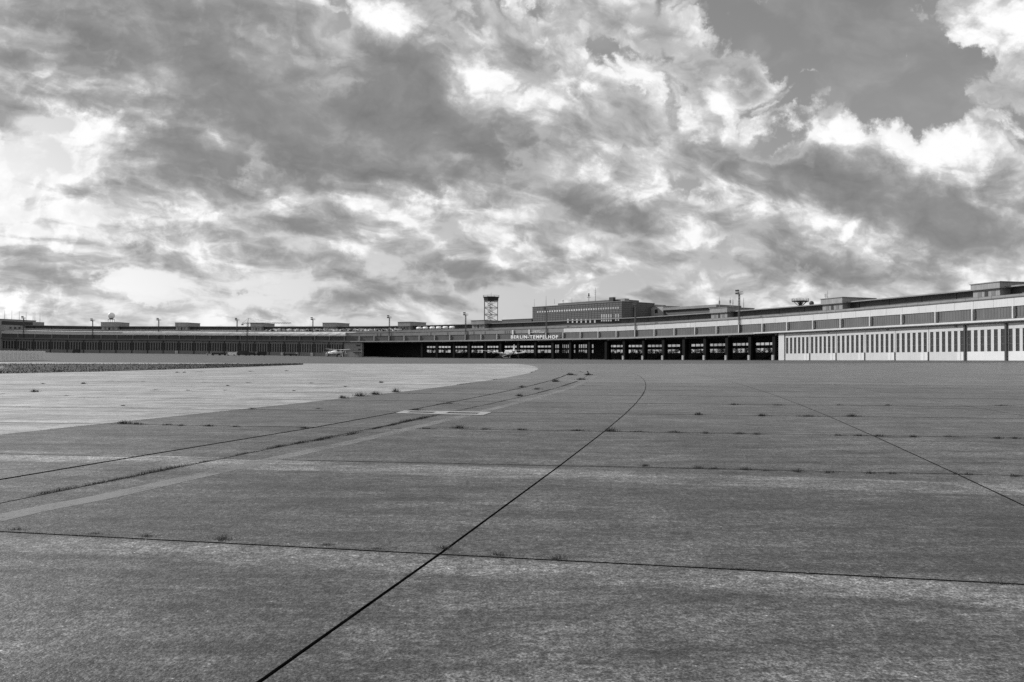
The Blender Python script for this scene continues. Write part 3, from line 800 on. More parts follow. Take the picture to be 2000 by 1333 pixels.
# stair towers on the roof
BL=[(197,229),(342,366),(489,510),(630,654),(777,801),(920,946),(1386,1420),(1603,1645),(1896,1953)]
ZT=[28.9,28.5,28.2,28.1,28.1,27.6,27.2,27.15,26.8]
BK=[]
for (x0,x1),zt in zip(BL,ZT):
    k0,k1=hitk(x0,630,20)[0],hitk(x1,630,20)[0]; BK.append((k0,k1,zt))
    mb=MB(); cbox(mb,k0+.03,k1-.03,20.6,38,18.9,24.955); lo=mb.build('stair_tower',STONE,term)
    mb=MB(); cbox(mb,k0,k1,20,38.6,24.956,zt); mb.build('tower_head',STONE,lo)
    mb=MB(); cbox(mb,k0-.02,k1+.02,19.7,38.9,zt+.001,zt+.28); mb.build('tower_coping',EAVE,lo)
    mb=MB(); cbox(mb,k0-.03,k1+.03,19.6,39.0,24.7,25.02); mb.build('tower_ledge',EAVE,lo)
    for q0,q1,m_ in ((.20,.33,LOUV),(.44,.56,BLACKP),(.67,.80,LOUV)):
        mb=MB(); cbox(mb,lerp(k0,k1,q0),lerp(k0,k1,q1),20.5,20.597,21.2,24.2); mb.build('tower_window',m_,lo)
# =====================================================================  main block
def hit_plane(px,py,A,B):
    v=ray(px,py); n=Vector((-(B-A).y,(B-A).x,0)); t=(A-Vector((0,0,0))).dot(n)/Vector((v.x,v.y,0)).dot(n)
    return Vector((v.x*t,v.y*t,CAMZ+v.z*t))
kA,kB=hitk(1040,600,25)[0],hitk(1215,590,25)[0]
A=P(kA,25,0); B=P(kB,25,0); z_b=zbase(12); A.z=B.z=0
ux=(B-A).normalized(); un=Vector((ux.y*-1,ux.x,0));  un=un if un.dot(P(12,40,0)-P(12,20,0))>0 else -un
Lm=(B-A).length; zm=35.6+z_b
def mbx(mb,s0,s1,t0,t1,z0,z1):
    c=[A+ux*s0+un*t0,A+ux*s1+un*t0,A+ux*s1+un*t1,A+ux*s0+un*t1]
    mb.hexa([(p.x,p.y,z0) for p in c]+[(p.x,p.y,z1) for p in c])
mainb=thing('terminal_block',((A+B)/2).to_tuple()[:2]+(19.+z_b,),'tall dark stone block with small square windows above the hall roof','building')
mb=MB(); mbx(mb,0,Lm,0,30,18.9+z_b,zm); mb.build('wall',DARKM,mainb)
# cladding courses: proud plates with open joints
cl=MB(); nx=int(Lm/2.6); nz=8
for i in range(nx):
    for j in range(nz):
        s0,s1=Lm*i/nx+.14,Lm*(i+1)/nx-.14; q0=25.3+z_b+j*(zm-25.6-z_b)/nz; q1=q0+(zm-25.6-z_b)/nz-.28
        e=rnd.uniform(.06,.09); mbx(cl,s0,s1,-e,-.002,q0,q1)
for i in range(11):
    for j in range(nz):
        t0,t1=30*i/11+.05,30*(i+1)/11-.05; q0=25.3+z_b+j*(zm-25.6-z_b)/nz; q1=q0+(zm-25.6-z_b)/nz-.10
        mbx(cl,Lm+.002,Lm+rnd.uniform(.06,.09),t0,t1,q0,q1)
c_=cl.build('cladding',STONED,mainb); c_['kind']='stuff'
mb=MB(); mbx(mb,-.25,Lm+.25,-.25,30.2,zm+.001,zm+.35); mb.build('coping',EAVE,mainb)
s_p=(hit_plane(1079,595,A,B)-A).dot(ux)
mb=MB(); mbx(mb,s_p,Lm-6,5,22,zm+.36,zm+2.0); mb.build('penthouse',STONED,mainb)
mb=MB(); mbx(mb,Lm-5,Lm-1.5,4,8,zm+.36,zm+2.2); mb.build('roof_hut',STONE,mainb)
mb=MB(); mbx(mb,Lm-14,Lm-10.5,3,5.2,zm+.36,zm+3.4); mb.build('vent_box',DARKM,mainb)
def mwin(x0,x1,y0,y1,name,mat=GLM):
    a=hit_plane(x0,y1,A,B); b=hit_plane(x1,y0,A,B); s0,s1=(a-A).dot(ux),(b-A).dot(ux)
    mb=MB(); f_=.12
    for (p0,p1,q0,q1) in ((s0-f_,s1+f_,a.z-f_,a.z),(s0-f_,s1+f_,b.z,b.z+f_),(s0-f_,s0,a.z,b.z),(s1,s1+f_,a.z,b.z)): mbx(mb,p0,p1,-.16,-.08,q0,q1)
    w=mb.build(name,STONED,mainb)
    mb=MB(); mbx(mb,s0,s1,-.125,-.10,a.z,b.z); mb.build('pane',mat,w)
for i in range(34):
    px=lerp(1050.5,1207.5,i/33); yt=lerp(608.2,599.6,(px-1050.5)/157); h=lerp(3.1,4.0,i/33); w=lerp(2.8,3.3,i/33)
    mwin(px-w/2,px+w/2,yt,yt+h,'square_window',GLM)
for px in (1109.5,1118.5,1127,1135.5,1144.5,1153,1162):
    mwin(px-1.5,px+1.5,623.4,631.0,'tall_window')
for c in range(5):
    px=lerp(1175.5,1193.5,c/4)
    mwin(px-1.45,px+1.45,614.0,620.6,'hall_window'); mwin(px-1.45,px+1.45,621.6,628.2,'hall_window')
for c in range(2):
    px=1203+5*c; mwin(px-1.5,px+1.5,613.6,619.8,'hall_window'); mwin(px-1.5,px+1.5,620.8,627.,'hall_window')
# side stair on the block's end wall
mb=MB(); mbx(mb,Lm+.1,Lm+1.6,10,14,18.9+z_b,zm-3); mb.build('service_shaft',CLER,mainb)
# lower raised part left of the block
k0,k1=hitk(985,632,27)[0],kA-.02
rz=thing('roof_house',P(k0,30,25.6),'low grey roof house left of the stone block','roof house')
mb=MB(); cbox(mb,k0,k1,24.5,37,25.56,27.6,2); mb.build('wall',STONED,rz)
mb=MB(); cbox(mb,k0-.02,k1,24.2,37.3,27.601,27.85,2); mb.build('roof',EAVE,rz)
# rear wing to the right of the block
A2=P(hitk(1258,600,52)[0],52,0); B2=P(hitk(1400,604,52)[0],52,0); A2.z=B2.z=0
u2=(B2-A2).normalized(); n2=Vector((-u2.y,u2.x,0)); n2=n2 if n2.dot(P(16,60,0)-P(16,20,0))>0 else -n2
rw=thing('rear_wing',((A2+B2)/2).to_tuple()[:2]+(zbase(16),),'pale rear wing behind the roof, right of the stone block','building')
def b2(mb,s0,s1,t0,t1,z0,z1):
    c=[A2+u2*s0+n2*t0,A2+u2*s1+n2*t0,A2+u2*s1+n2*t1,A2+u2*s0+n2*t1]
    mb.hexa([(p.x,p.y,z0) for p in c]+[(p.x,p.y,z1) for p in c])
def on2(px,py): p=hit_plane(px,py,A2,B2); return (p-A2).dot(u2),p.z
s1,_=on2(1295,600); zt=on2(1293,598.5)[1]; zt2=on2(1300,601.5)[1]; L2=(B2-A2).length
mb=MB(); b2(mb,-3,s1,0,14,20,zt); w_=mb.build('wall',PALEC,rw)
mb=MB(); b2(mb,-3.2,s1+.3,-.3,14.3,zt+.001,zt+.3); mb.build('coping',EAVE,w_)
mb=MB(); b2(mb,-3,s1-10,2,12,zt+.31,zt+1.6); mb.build('roof_hut',GREYB,w_)
a_,za=on2(1279,612); b__,zb_=on2(1284.5,604.5)
mb=MB(); b2(mb,a_,b__,-.1,-.002,za,zb_); mb.build('window',DARKM,w_)
mb=MB(); b2(mb,s1+.01,L2,1,20,20,zt2-1.6); mb.build('wing_wall',STONED,rw)
mb=MB(); b2(mb,s1+.01,L2,-.5,21,zt2-1.59,zt2); mb.build('wing_roof',EAVE,rw)
# building at the left end
pA=at_depth(-70,688,722); pB=at_depth(87,690,800); pA.z=pB.z=0
u3=(pB-pA).normalized(); n3=Vector((-u3.y,u3.x,0))
le=thing('end_building',(pB.x,pB.y,3.),'pale building with a long window strip at the far left end','building')
def b3(mb,s0,s1,t0,t1,z0,z1):
    c=[pA+u3*s0+n3*t0,pA+u3*s1+n3*t0,pA+u3*s1+n3*t1,pA+u3*s0+n3*t1]
    mb.hexa([(p.x,p.y,z0) for p in c]+[(p.x,p.y,z1) for p in c])
def on3(px,py): p=hit_plane(px,py,pA,pB); return (p-pA).dot(u3),p.z
L3=(pB-pA).length; zt3=on3(40,626)[1]
sm=on3(70,640)[0]
mb=MB(); b3(mb,0,sm,0,20,2,zt3); mb.build('wall',STONE,le)
mb=MB(); b3(mb,sm+.01,L3,1,20,2,on3(80,629.5)[1]); mb.build('wall',STONE,le)
mb=MB(); b3(mb,-.3,sm+.3,-.3,20.3,zt3+.001,zt3+.5); mb.build('coping',EAVE,le)
a_,q0=on3(3,634.5); b__,q1=on3(64,630.0)
mb=MB(); b3(mb,a_,b__,-.12,-.002,q0,q1); mb.build('window_strip',DARKM,le)
for px in (20.5,29.5,38):
    a_,q0=on3(px-2,642.5); b__,q1=on3(px+2,639.2); mb=MB(); b3(mb,a_,b__,-.12,-.002,q0,q1); mb.build('window',DARKM,le)
# =====================================================================  lettering
def letter_mesh(ch,size,ext=.12,off=.0):
    cu=bpy.data.curves.new('glyph','FONT'); cu.body=ch; cu.size=size; cu.extrude=ext; cu.offset=off; cu.resolution_u=3
    ob=bpy.data.objects.new('glyph',cu); COL.objects.link(ob); dg=bpy.context.evaluated_depsgraph_get()
    me=bpy.data.meshes.new_from_object(ob.evaluated_get(dg)); bpy.data.objects.remove(ob); bpy.data.curves.remove(cu); return me
def lettering(text,px0,px1,pyb,d,size,mat,root,off,ext=.12,name='letter'):
    k0=hitk(px0,pyb,d)[0]; k1=hitk(px1,pyb,d)[0]
    meshes=[]; adv=[]
    for ch in text:
        if ch==' ': meshes.append(None); adv.append(.32*size); continue
        me=letter_mesh(ch,size,ext,off); xs=[v.co.x for v in me.vertices]
        x0,x1=min(xs),max(xs)
        for v in me.vertices: v.co.x-=x0
        meshes.append(me); adv.append((x1-x0)+.17*size)
    tot=sum(adv)-.17*size; L=(k1-k0)*(-KP)*(RAD+d); sx=L/tot; cur=0.
    for me,a in zip(meshes,adv):
        if me:
            kk=k0+cur*sx/(-KP*(RAD+d)); p0=P(kk,d,0); p1=P(kk+.02,d,0); ang=math.atan2(p1.y-p0.y,p1.x-p0.x)
            z=hitk(lerp(px0,px1,cur/tot),pyb,d)[1]
            for v in me.vertices: v.co.x*=sx
            me.materials.clear(); me.materials.append(mat)
            o=bpy.data.objects.new(name,me); COL.objects.link(o); o.parent=root
            o.location=Vector((p0.x,p0.y,z))-world_loc(root); o.rotation_euler=(math.pi/2,0,ang)
        cur+=a
sg=P(11,.0,13.5); sign=thing('terminal_sign',sg,'white block letters BERLIN-TEMPELHOF on the panel band','sign')
lettering('BERLIN-TEMPELHOF',998,1090,661.6,-.12,2.9,SIGNW,sign,.085)
# stand-off rails that carry the letters
mb=MB(); sweep(mb,[(.02,13.75),(.10,13.75),(.10,13.83),(.02,13.83)],hitk(998,661,.2)[0],hitk(1090,660,.2)[0],8); mb.build('rail',STEEL,sign)
gs_=thing('letter_traces',P(13,.9,13.5),'dark traces of removed letters O F right of the white sign','sign')
lettering('OF',1092.5,1104,658.5,.93,2.5,GHOST,gs_,.03,.02,'letter_trace')
s2=thing('elevation_sign',P(11.8,.6,17.),'small white lettering about field elevation above the big letters','sign')
lettering('164 FEET',1042.5,1056,648.0,.66,1.0,SIGNW,s2,.02,.04); lettering('FIELD ELEVATION',1036,1062.5,650.6,.66,.95,SIGNW,s2,.02,.04)
for px,kk in ((1001,0),(1033,1)):
    k=hitk(px,650)[0]; mb=MB(); cbox(mb,k-.045,k+.045,.1,.62,16.2,19.0); q=mb.build('white_stanchion',WICK,term)
# =====================================================================  floodlight masts
def mast(k,label,ztop=33.2):
    p=P(k,.58,12.79); root=thing('floodlight_mast',p,label,'floodlight mast','floodlight masts along the canopy edge')
    a=P(k-.02,0,0); b=P(k+.02,0,0); ang=math.atan2(b.y-a.y,b.x-a.x); root.rotation_euler=(0,0,ang)
    H=ztop-12.79
    mb=MB()
    for sx in (-.38,.38):
        for sy in (-.3,.3): mb.bar((sx,sy,0),(sx*.75,sy*.75,H-2.2),.15)
    n=14
    for i in range(n):
        z0=i*(H-2.2)/n; z1=(i+1)*(H-2.2)/n; s=1-.25*i/n
        mb.bar((-.38*s,-.3*s,z0),(.38*s,-.3*s,z1),.08); mb.bar((-.38*s,-.3*s,z1),(.38*s,-.3*s,z1),.08); mb.bar((.38*s,.3*s,z0),(-.38*s,.3*s,z1),.08)
    mb.build('lattice_pole',MASTP,root,local=True)
    mb=MB()
    for sx in (.45,.85): mb.bar((sx,-.45,.5),(sx,-.45,H-1.6),.05)
    for i in range(20): z=.8+i*(H-3)/20; mb.bar((.45,-.45,z),(.85,-.45,z),.04)
    mb.build('ladder',DARKM,root,local=True)
    mb=MB(); mb.box((.55,0,H-2.1),(2.6,1.6,.14))
    for x in (-.7,.1,.9,1.8):
        for y in (-.75,.75): mb.bar((x,y,H-2.05),(x,y,H-.9),.06)
    for y in (-.75,.75):
        for z in (H-.95,H-1.5): mb.bar((-.7,y,z),(1.8,y,z),.06)
    mb.bar((1.8,-.75,H-.95),(1.8,.75,H-.95),.06)
    mb.build('platform',MASTP,root,local=True)
    mb=MB(); mb.bar((-.55,0,H-3.2),(-.55,0,H),.16); mb.bar((-1.7,0,H-.3),(.3,0,H-.3),.12); mb.bar((-1.7,0,H-1.6),(.3,0,H-1.6),.12)
    mb.build('lamp_bracket',DARKM,root,local=True)
    for z in (H-.25,H-1.55):
        for x in (-1.45,-.35):
            mb=MB(); c=Vector((x,-.35,z)); up=Vector((0,-.35,.94)); fw=Vector((0,-.94,-.35)); rt=Vector((1,0,0))
            pts=[]
            for q,w in ((-.3,.28),(.35,.52)):
                for sx,su in ((-1,-1),(1,-1),(1,1),(-1,1)): pts.append(c+fw*q+rt*(sx*w)+up*(su*w*.85))
            mb.hexa(pts); mb.build('floodlight',LAMPM,root,local=True)
    return root
ML=['floodlight mast in front of the pale end building at far left','floodlight mast just left of the roof dome','floodlight mast between the dome and the second roof tower',
 'floodlight mast beside the slender crane','floodlight mast just left of the fourth roof tower from the left','floodlight mast just left of the fifth roof tower from the left',
 'floodlight mast left of the braced steel tower','floodlight mast in front of the dark stone block, over the sign','floodlight mast in front of the stone block end wall','tall floodlight mast nearest the camera, by the roof antennas on the right']
MK=[hitk(x,650)[0] for x in (45,180,309,462,610)]+[2,7,12,17,22]
MZ=[33.0,31.5,32,32,32,32.5,32.5,32.8,33,33.2]
for k,l,z in zip(MK,ML,MZ): mast(k,l,z)
# =====================================================================  roof things
# dome on legs
k0,k1,zt=BK[0]; c=P((k0+k1)/2-.05,26,zt+.281)
dome=thing('radar_dome',c,'white round radar dome on legs on the leftmost roof tower','radar dome')
pc=at_depth(217.5,617,c.y); r=3.1
mb=MB()
for i in range(9):
    for j in range(14):
        a0,a1=math.pi*i/9-math.pi/2,math.pi*(i+1)/9-math.pi/2; b0_,b1=2*math.pi*j/14,2*math.pi*(j+1)/14
        f=lambda a,b:(pc.x+r*math.cos(a)*math.cos(b),pc.y+r*math.cos(a)*math.sin(b),pc.z+r*math.sin(a))
        mb.poly([f(a0,b0_),f(a0,b1),f(a1,b1),f(a1,b0_)])
mb.build('dome',WPAINT,dome)
mb=MB(); mb.cyl((pc.x,pc.y,pc.z-r-.3),(pc.x,pc.y,pc.z-r+.4),1.5,1.9,12); mb.box((pc.x,pc.y,pc.z-r-.4),(4.4,4.4,.3)); mb.build('deck',DARKM,dome)
for sx in (-1,1):
    for sy in (-1,1):
        mb=MB(); mb.bar((pc.x+sx*2,pc.y+sy*2,c.z),(pc.x+sx*2,pc.y+sy*2,pc.z-r-.4),.25); mb.build('leg',STEEL,dome)
# braced steel tower
k0,k1,zt=BK[5]; ct=at_depth(959,626,612); zt_w=P((k0+k1)/2,30,zt)[2]+.28
tw=thing('braced_tower',(ct.x,ct.y,zt_w),'open braced steel tower with dark octagonal top deck','tower')
ztop=at_depth(959,588.5,612).z; W=4.9
lv=[zt_w+(ztop-zt_w)*q for q in (0,.31,.66,1.0)]
oct_=lambda R,z:[(ct.x+R*math.cos(math.pi/8+i*math.pi/4),ct.y+R*math.sin(math.pi/8+i*math.pi/4),z) for i in range(8)]
cr=[(ct.x-W,ct.y-W),(ct.x+W,ct.y-W),(ct.x+W,ct.y+W),(ct.x-W,ct.y+W)]
for x,y in cr:
    mb=MB(); mb.bar((x,y,zt_w),(x,y,ztop),.42); mb.build('leg',STEEL,tw)
for li in range(4):
    mb=MB()
    for i in range(4):
        a,b=cr[i],cr[(i+1)%4]; mb.bar((a[0],a[1],lv[li]),(b[0],b[1],lv[li]),.3)
    mb.build('ring_beam',STEEL,tw)
for li in range(3):
    for i in range(4):
        a,b=cr[i],cr[(i+1)%4]; mb=MB()
        mb.bar((a[0],a[1],lv[li]),(b[0],b[1],lv[li+1]),.2); mb.bar((b[0],b[1],lv[li]),(a[0],a[1],lv[li+1]),.2); mb.build('brace',STEEL,tw)
mb=MB()
for sx in (-.7,.7):
    for sy in (-.7,.7): mb.bar((ct.x+sx,ct.y+sy,zt_w),(ct.x+sx,ct.y+sy,ztop),.22)
ns=30
for i in range(ns):
    z=zt_w+(ztop-zt_w)*i/ns; a=i*.7; mb.box((ct.x-.6+1.1*math.cos(a),ct.y+1.1*math.sin(a),z),(1.2,.5,.12),a)
for q in range(6):
    z0=zt_w+(ztop-zt_w)*q/6; z1=zt_w+(ztop-zt_w)*(q+1)/6; s=1 if q%2 else -1
    mb.bar((ct.x-1.6*s-1,ct.y-1.4,z0),(ct.x+1.6*s-1,ct.y-1.4,z1),.28)
mb.build('stair_core',DARKM,tw)
mb=MB(); o0,o1=oct_(5.7,ztop),oct_(6.0,ztop+2.7)
i0=[mb.vert(p) for p in o0]; i1=[mb.vert(p) for p in o1]
for i in range(8): mb.f.append((i0[i],i0[(i+1)%8],i1[(i+1)%8],i1[i])); mb.mi.append(0)
mb.f.append(tuple(reversed(i0))); mb.mi.append(0); mb.f.append(tuple(i1)); mb.mi.append(0)
mb.build('cabin',BLACKP,tw)
mb=MB(); o2=oct_(6.5,ztop+2.701); o3=oct_(6.5,ztop+3.05)
i0=[mb.vert(p) for p in o2]; i1=[mb.vert(p) for p in o3]
for i in range(8): mb.f.append((i0[i],i0[(i+1)%8],i1[(i+1)%8],i1[i])); mb.mi.append(0)
mb.f.append(tuple(reversed(i0))); mb.mi.append(0); mb.f.append(tuple(i1)); mb.mi.append(0)
mb.build('deck',DARKM,tw)
mb=MB(); o4=oct_(6.4,ztop+3.05); o5=oct_(6.4,ztop+4.2)
for i in range(8):
    mb.bar(o4[i],o5[i],.12); mb.bar(o5[i],o5[(i+1)%8],.12); m0=tuple((a+b)/2 for a,b in zip(o4[i],o5[i])); m1=tuple((a+b)/2 for a,b in zip(o4[(i+1)%8],o5[(i+1)%8])); mb.bar(m0,m1,.08)
mb.build('railing',DARKM,tw)
mb=MB(); mb.bar((ct.x,ct.y,ztop+3.05),(ct.x,ct.y,ztop+6.4),.14); mb.build('aerial',DARKM,tw)
# antennas
def antenna(px,py0,py1,Y,label,kind='whip',w=.16):
    b=at_depth(px,py1,Y); t=at_depth(px,py0,Y); o=thing('antenna',b,label,'antenna','antennas on the roofs')
    mb=MB(); mb.cyl(b,(b.x,b.y,t.z),w*.9,w*.35,6); mb.build('rod',STEEL if kind!='dark' else DARKM,o)
    H=t.z-b.z
    if kind=='drum':
        mb=MB(); mb.cyl((b.x,b.y,b.z+H*.42),(b.x,b.y,b.z+H*.68),.42,.42,10); mb.build('drum',STEEL,o)
    if kind=='arms':
        mb=MB()
        for q in (.5,.62,.75): mb.bar((b.x-.7,b.y,b.z+H*q),(b.x+.5,b.y,b.z+H*q),.1)
        mb.build('arm',DARKM,o)
    if kind=='lamp':
        mb=MB(); mb.bar((b.x-1.2,b.y,b.z+H*.5),(b.x+1.2,b.y,b.z+H*.5),.2); mb.build('crossbar',DARKM,o)
        mb=MB(); mb.cyl((b.x,b.y,b.z+H*.62),(b.x,b.y,b.z+H),.55,.35,8); mb.build('beacon',DARKM,o)
    return o
Ym=552
zr=zm+.351
def py_of(pxx,Y,z):   # picture height of a point
    p=at_depth(pxx,666.5,Y); lo,hi=400.,760.
    for _ in range(40):
        m_=(lo+hi)/2
        if at_depth(pxx,m_,Y).z>z: lo=m_
        else: hi=m_
    return lo
def roof_ant(px,py0,s_in,label,kind='whip',w=.16,zroof=None):
    # on the main block: s_in metres behind its front
    h=hit_plane(px,600,A,B); v=Vector((h.x,h.y,0)).normalized(); p=h+v*(s_in/max(.3,v.dot(un)))
    return antenna(px,py0,py_of(px,p.y,zroof or zr),p.y,label,kind,w)
roof_ant(1043.5,584,3,'thin antenna rod at the left end of the stone block roof')
roof_ant(1066.5,578,3,'tall antenna rod, second from the left on the stone block roof','whip',.22)
roof_ant(1083,584,7,'short antenna rod above the left end of the penthouse',zroof=zm+2.0)
roof_ant(1100,585,7,'short antenna rod on the penthouse, middle of three alike','arms',zroof=zm+2.0)
roof_ant(1117,581,7,'short antenna rod on the penthouse, right of three alike',zroof=zm+2.0)
roof_ant(1150,573,8,'beacon on a crossbar post on the stone block penthouse','lamp',.22,zroof=zm+2.0)
roof_ant(1163,562,8,'tallest antenna rod on the stone block penthouse','arms',.22,zroof=zm+2.0)
def tower_ant(bi,px,py0,label,kind='whip',w=.16,dd=26):
    k0,k1,zt=BK[bi]; v=ray(px,620); t=circ(v.x,v.y,dd); Y=v.y*t; k=kof(v.x*t,v.y*t)
    return antenna(px,py0,py_of(px,Y,zbase(k)+zt+.28),Y,label,kind,w)
tower_ant(6,1405,580,'antenna with a drum on the roof tower, leftmost of the four rods','drum',.2,30)
tower_ant(6,1426,580,'antenna with a drum just left of the tall floodlight mast','drum',.2,27)
tower_ant(6,1431.5,584,'antenna with short arms beside the tall floodlight mast','arms',.18,28)
tower_ant(6,1452.5,582,'antenna rod right of the tall floodlight mast','whip',.2,30)
tower_ant(7,1616.5,568,'tall thin antenna rod on the roof tower second from the right','whip',.16,28)
tower_ant(7,1613,572,'short antenna with arms on the roof tower second from the right','arms',.14,29)
for i,(px,py) in enumerate(((9,607),(23,607.5),(37.5,608),(51,610),(64.5,610.5),(68,609),(78,612.5))):
    p=hit_plane(px,628,pA,pB); d_=Vector((p.x,p.y,0)).normalized(); q=p+d_*6
    zr3=zt3+.5 if px<69 else on3(80,629.5)[1]
    antenna(px,py,py_of(px,q.y,zr3),q.y,['antenna rod at the left picture edge on the end building','antenna rod, second on the end building','antenna rod, third on the end building','antenna rod, fourth on the end building','antenna rod, fifth on the end building, left of a close pair','antenna rod, right one of a close pair on the end building','last antenna rod at the right end of the end building'][i],'whip',.22)
# radar deck and small dome on the right roof
k=hitk(1563,596,32)[0]; pr_=P(k,32,25.56); rd=thing('roof_deck',pr_,'dark railed deck on splayed legs on the right roof','deck')
mb=MB(); mb.cyl((pr_.x,pr_.y,pr_.z),(pr_.x,pr_.y,pr_.z+2.6),.9,.6,8); 
for a in range(8): mb.bar((pr_.x+.8*math.cos(a*.785),pr_.y+.8*math.sin(a*.785),pr_.z+.6),(pr_.x+3.2*math.cos(a*.785),pr_.y+3.2*math.sin(a*.785),pr_.z+2.7),.22)
mb.build('splayed_leg',DARKM,rd)
mb=MB(); mb.cyl((pr_.x,pr_.y,pr_.z+2.6),(pr_.x,pr_.y,pr_.z+3.0),3.9,3.9,16); mb.build('deck',DARKM,rd)
mb=MB()
for a in range(16):
    x0,y0=pr_.x+3.9*math.cos(a*math.pi/8),pr_.y+3.9*math.sin(a*math.pi/8); x1,y1=pr_.x+3.9*math.cos((a+1)*math.pi/8),pr_.y+3.9*math.sin((a+1)*math.pi/8)
    mb.bar((x0,y0,pr_.z+3),(x0,y0,pr_.z+4.1),.1)
    for z in (3.5,4.1): mb.bar((x0,y0,pr_.z+z),(x1,y1,pr_.z+z),.1)
mb.build('railing',STEEL,rd)
k=hitk(1585,594,32)[0]; pr_=P(k,32,25.56); sd=thing('small_dome',pr_,'small dark dome on a drum base right of the railed deck','dome')
mb=MB(); mb.cyl(pr_,(pr_.x,pr_.y,pr_.z+.8),.9,.9,10); mb.build('base',STEEL,sd)
mb=MB(); cc=(pr_.x,pr_.y,pr_.z+1.4)
for i in range(6):
    for j in range(10):
        a0,a1=-.6+(math.pi/2+.6)*i/6,-.6+(math.pi/2+.6)*(i+1)/6; b0_,b1=2*math.pi*j/10,2*math.pi*(j+1)/10
        f=lambda a,b:(cc[0]+1.15*math.cos(a)*math.cos(b),cc[1]+1.15*math.cos(a)*math.sin(b),cc[2]+1.15*math.sin(a))
        mb.poly([f(a0,b0_),f(a0,b1),f(a1,b1),f(a1,b0_)])
mb.build('shell',CLER,sd)
# white tanks on the terrace
for i,px in enumerate((818.5,831,844.5,857,870,883)):
    k=hitk(px,638.5,17)[0]; p=P(k,17,21.36); L=4.9
    tk=thing('roof_tank',p,['white horizontal tank, leftmost of the row of six on the roof','white horizontal tank, second of six on the roof','white horizontal tank, third of six on the roof','white horizontal tank, fourth of six on the roof','white horizontal tank, fifth of six on the roof','white horizontal tank, rightmost of the row of six on the roof'][i],'tank','white tanks on the terrace roof')
    a=P(k-.15,17,0); b=P(k+.15,17,0); ux_=(b-a).normalized(); ux_.z=0
    yv=Vector((-ux_.y,ux_.x,0)); zv=Vector((0,0,1)); cz=p.z+1.5
    mb=MB(); mb.tube([(Vector((p.x,p.y,cz))+ux_*s,r_,yv,zv) for s,r_ in ((-L/2,.3),(-L/2+.25,.85),(-L/2+.6,1.05),(L/2-.6,1.05),(L/2-.25,.85),(L/2,.3))],12); mb.build('shell',WPAINT,tk,smooth=True)
    for s in (-1.3,1.3):
        mb=MB(); q=Vector((p.x,p.y,p.z+.3))+ux_*s; mb.box((q.x,q.y,q.z),(.4,1.8,.9),math.atan2(ux_.y,ux_.x)); mb.build('saddle',STEEL,tk)
# goods stacked on the terrace
mb=MB(); ka_,kb_=hitk(520,645,10)[0],hitk(775,645,10)[0]
for i in range(900):
    k=rnd.uniform(ka_,kb_); d=rnd.uniform(8,20); z=19.5+(d-2.2)/11.8*1.5 if d<14 else 21+(d-14)/11*1.3
    h=rnd.uniform(.4,2.0); w=rnd.uniform(.4,2.2); p=P(k,d,z); mb.cur=rnd.choice((0,0,1,2,2))
    mb.box((p.x,p.y,p.z+h/2-.1),(w,rnd.uniform(.5,1.6),h),rnd.uniform(0,3))
st=mb.build('stacked_goods',CLUT); tag(st,'jumble of pale and dark building goods stacked along the terrace roof','goods',kind='stuff')
# small lamps on the canopy
for i,px in enumerate((1231,1307,1390,1466,1577,1134,1168,958,1165)):
    pass
# =====================================================================  aircraft
def lathe_y(mb,st,n=14):
    """st: (y, rx, rz, zc)"""
    mb.tube([(Vector((0,y,zc)),rx,rz,Vector((1,0,0)),Vector((0,0,1))) for y,rx,rz,zc in st],n)
def wing(mb,x0,y0,c0,z0,t0,x1,y1,c1,z1,t1):
    """one panel: root leading edge y0, chord c0, at x0,z0 ; tip likewise"""
    def sec(x,y,c,z,t): return [(x,y,z),(x,y-c*.12,z+t*.45),(x,y-c*.35,z+t*.55),(x,y-c,z+.01),(x,y-c*.35,z-t*.4),(x,y-c*.1,z-t*.35)]
    a=[mb.vert(p) for p in sec(x0,y0,c0,z0,t0)]; b=[mb.vert(p) for p in sec(x1,y1,c1,z1,t1)]
    for i in range(6): mb.f.append((a[i],a[(i+1)%6],b[(i+1)%6],b[i])); mb.mi.append(mb.cur)
    mb.f.append(tuple(reversed(a))); mb.mi.append(mb.cur); mb.f.append(tuple(b)); mb.mi.append(mb.cur)
def wheel(mb,c,r,w): 
    c=Vector(c); mb.tube([(c+Vector((s,0,0)),rr,Vector((0,1,0)),Vector((0,0,1))) for s,rr in ((-w/2,r*.8),(-w*.35,r),(w*.35,r),(w/2,r*.8))],12)
def prop(mb,c,r,nb_,a0):
    c=Vector(c)
    for i in range(nb_):
        a=a0+2*math.pi*i/nb_; d=Vector((math.cos(a),0,math.sin(a))); mb.bar(c+d*.1,c+d*r,.26,.06,up=(0,1,0))
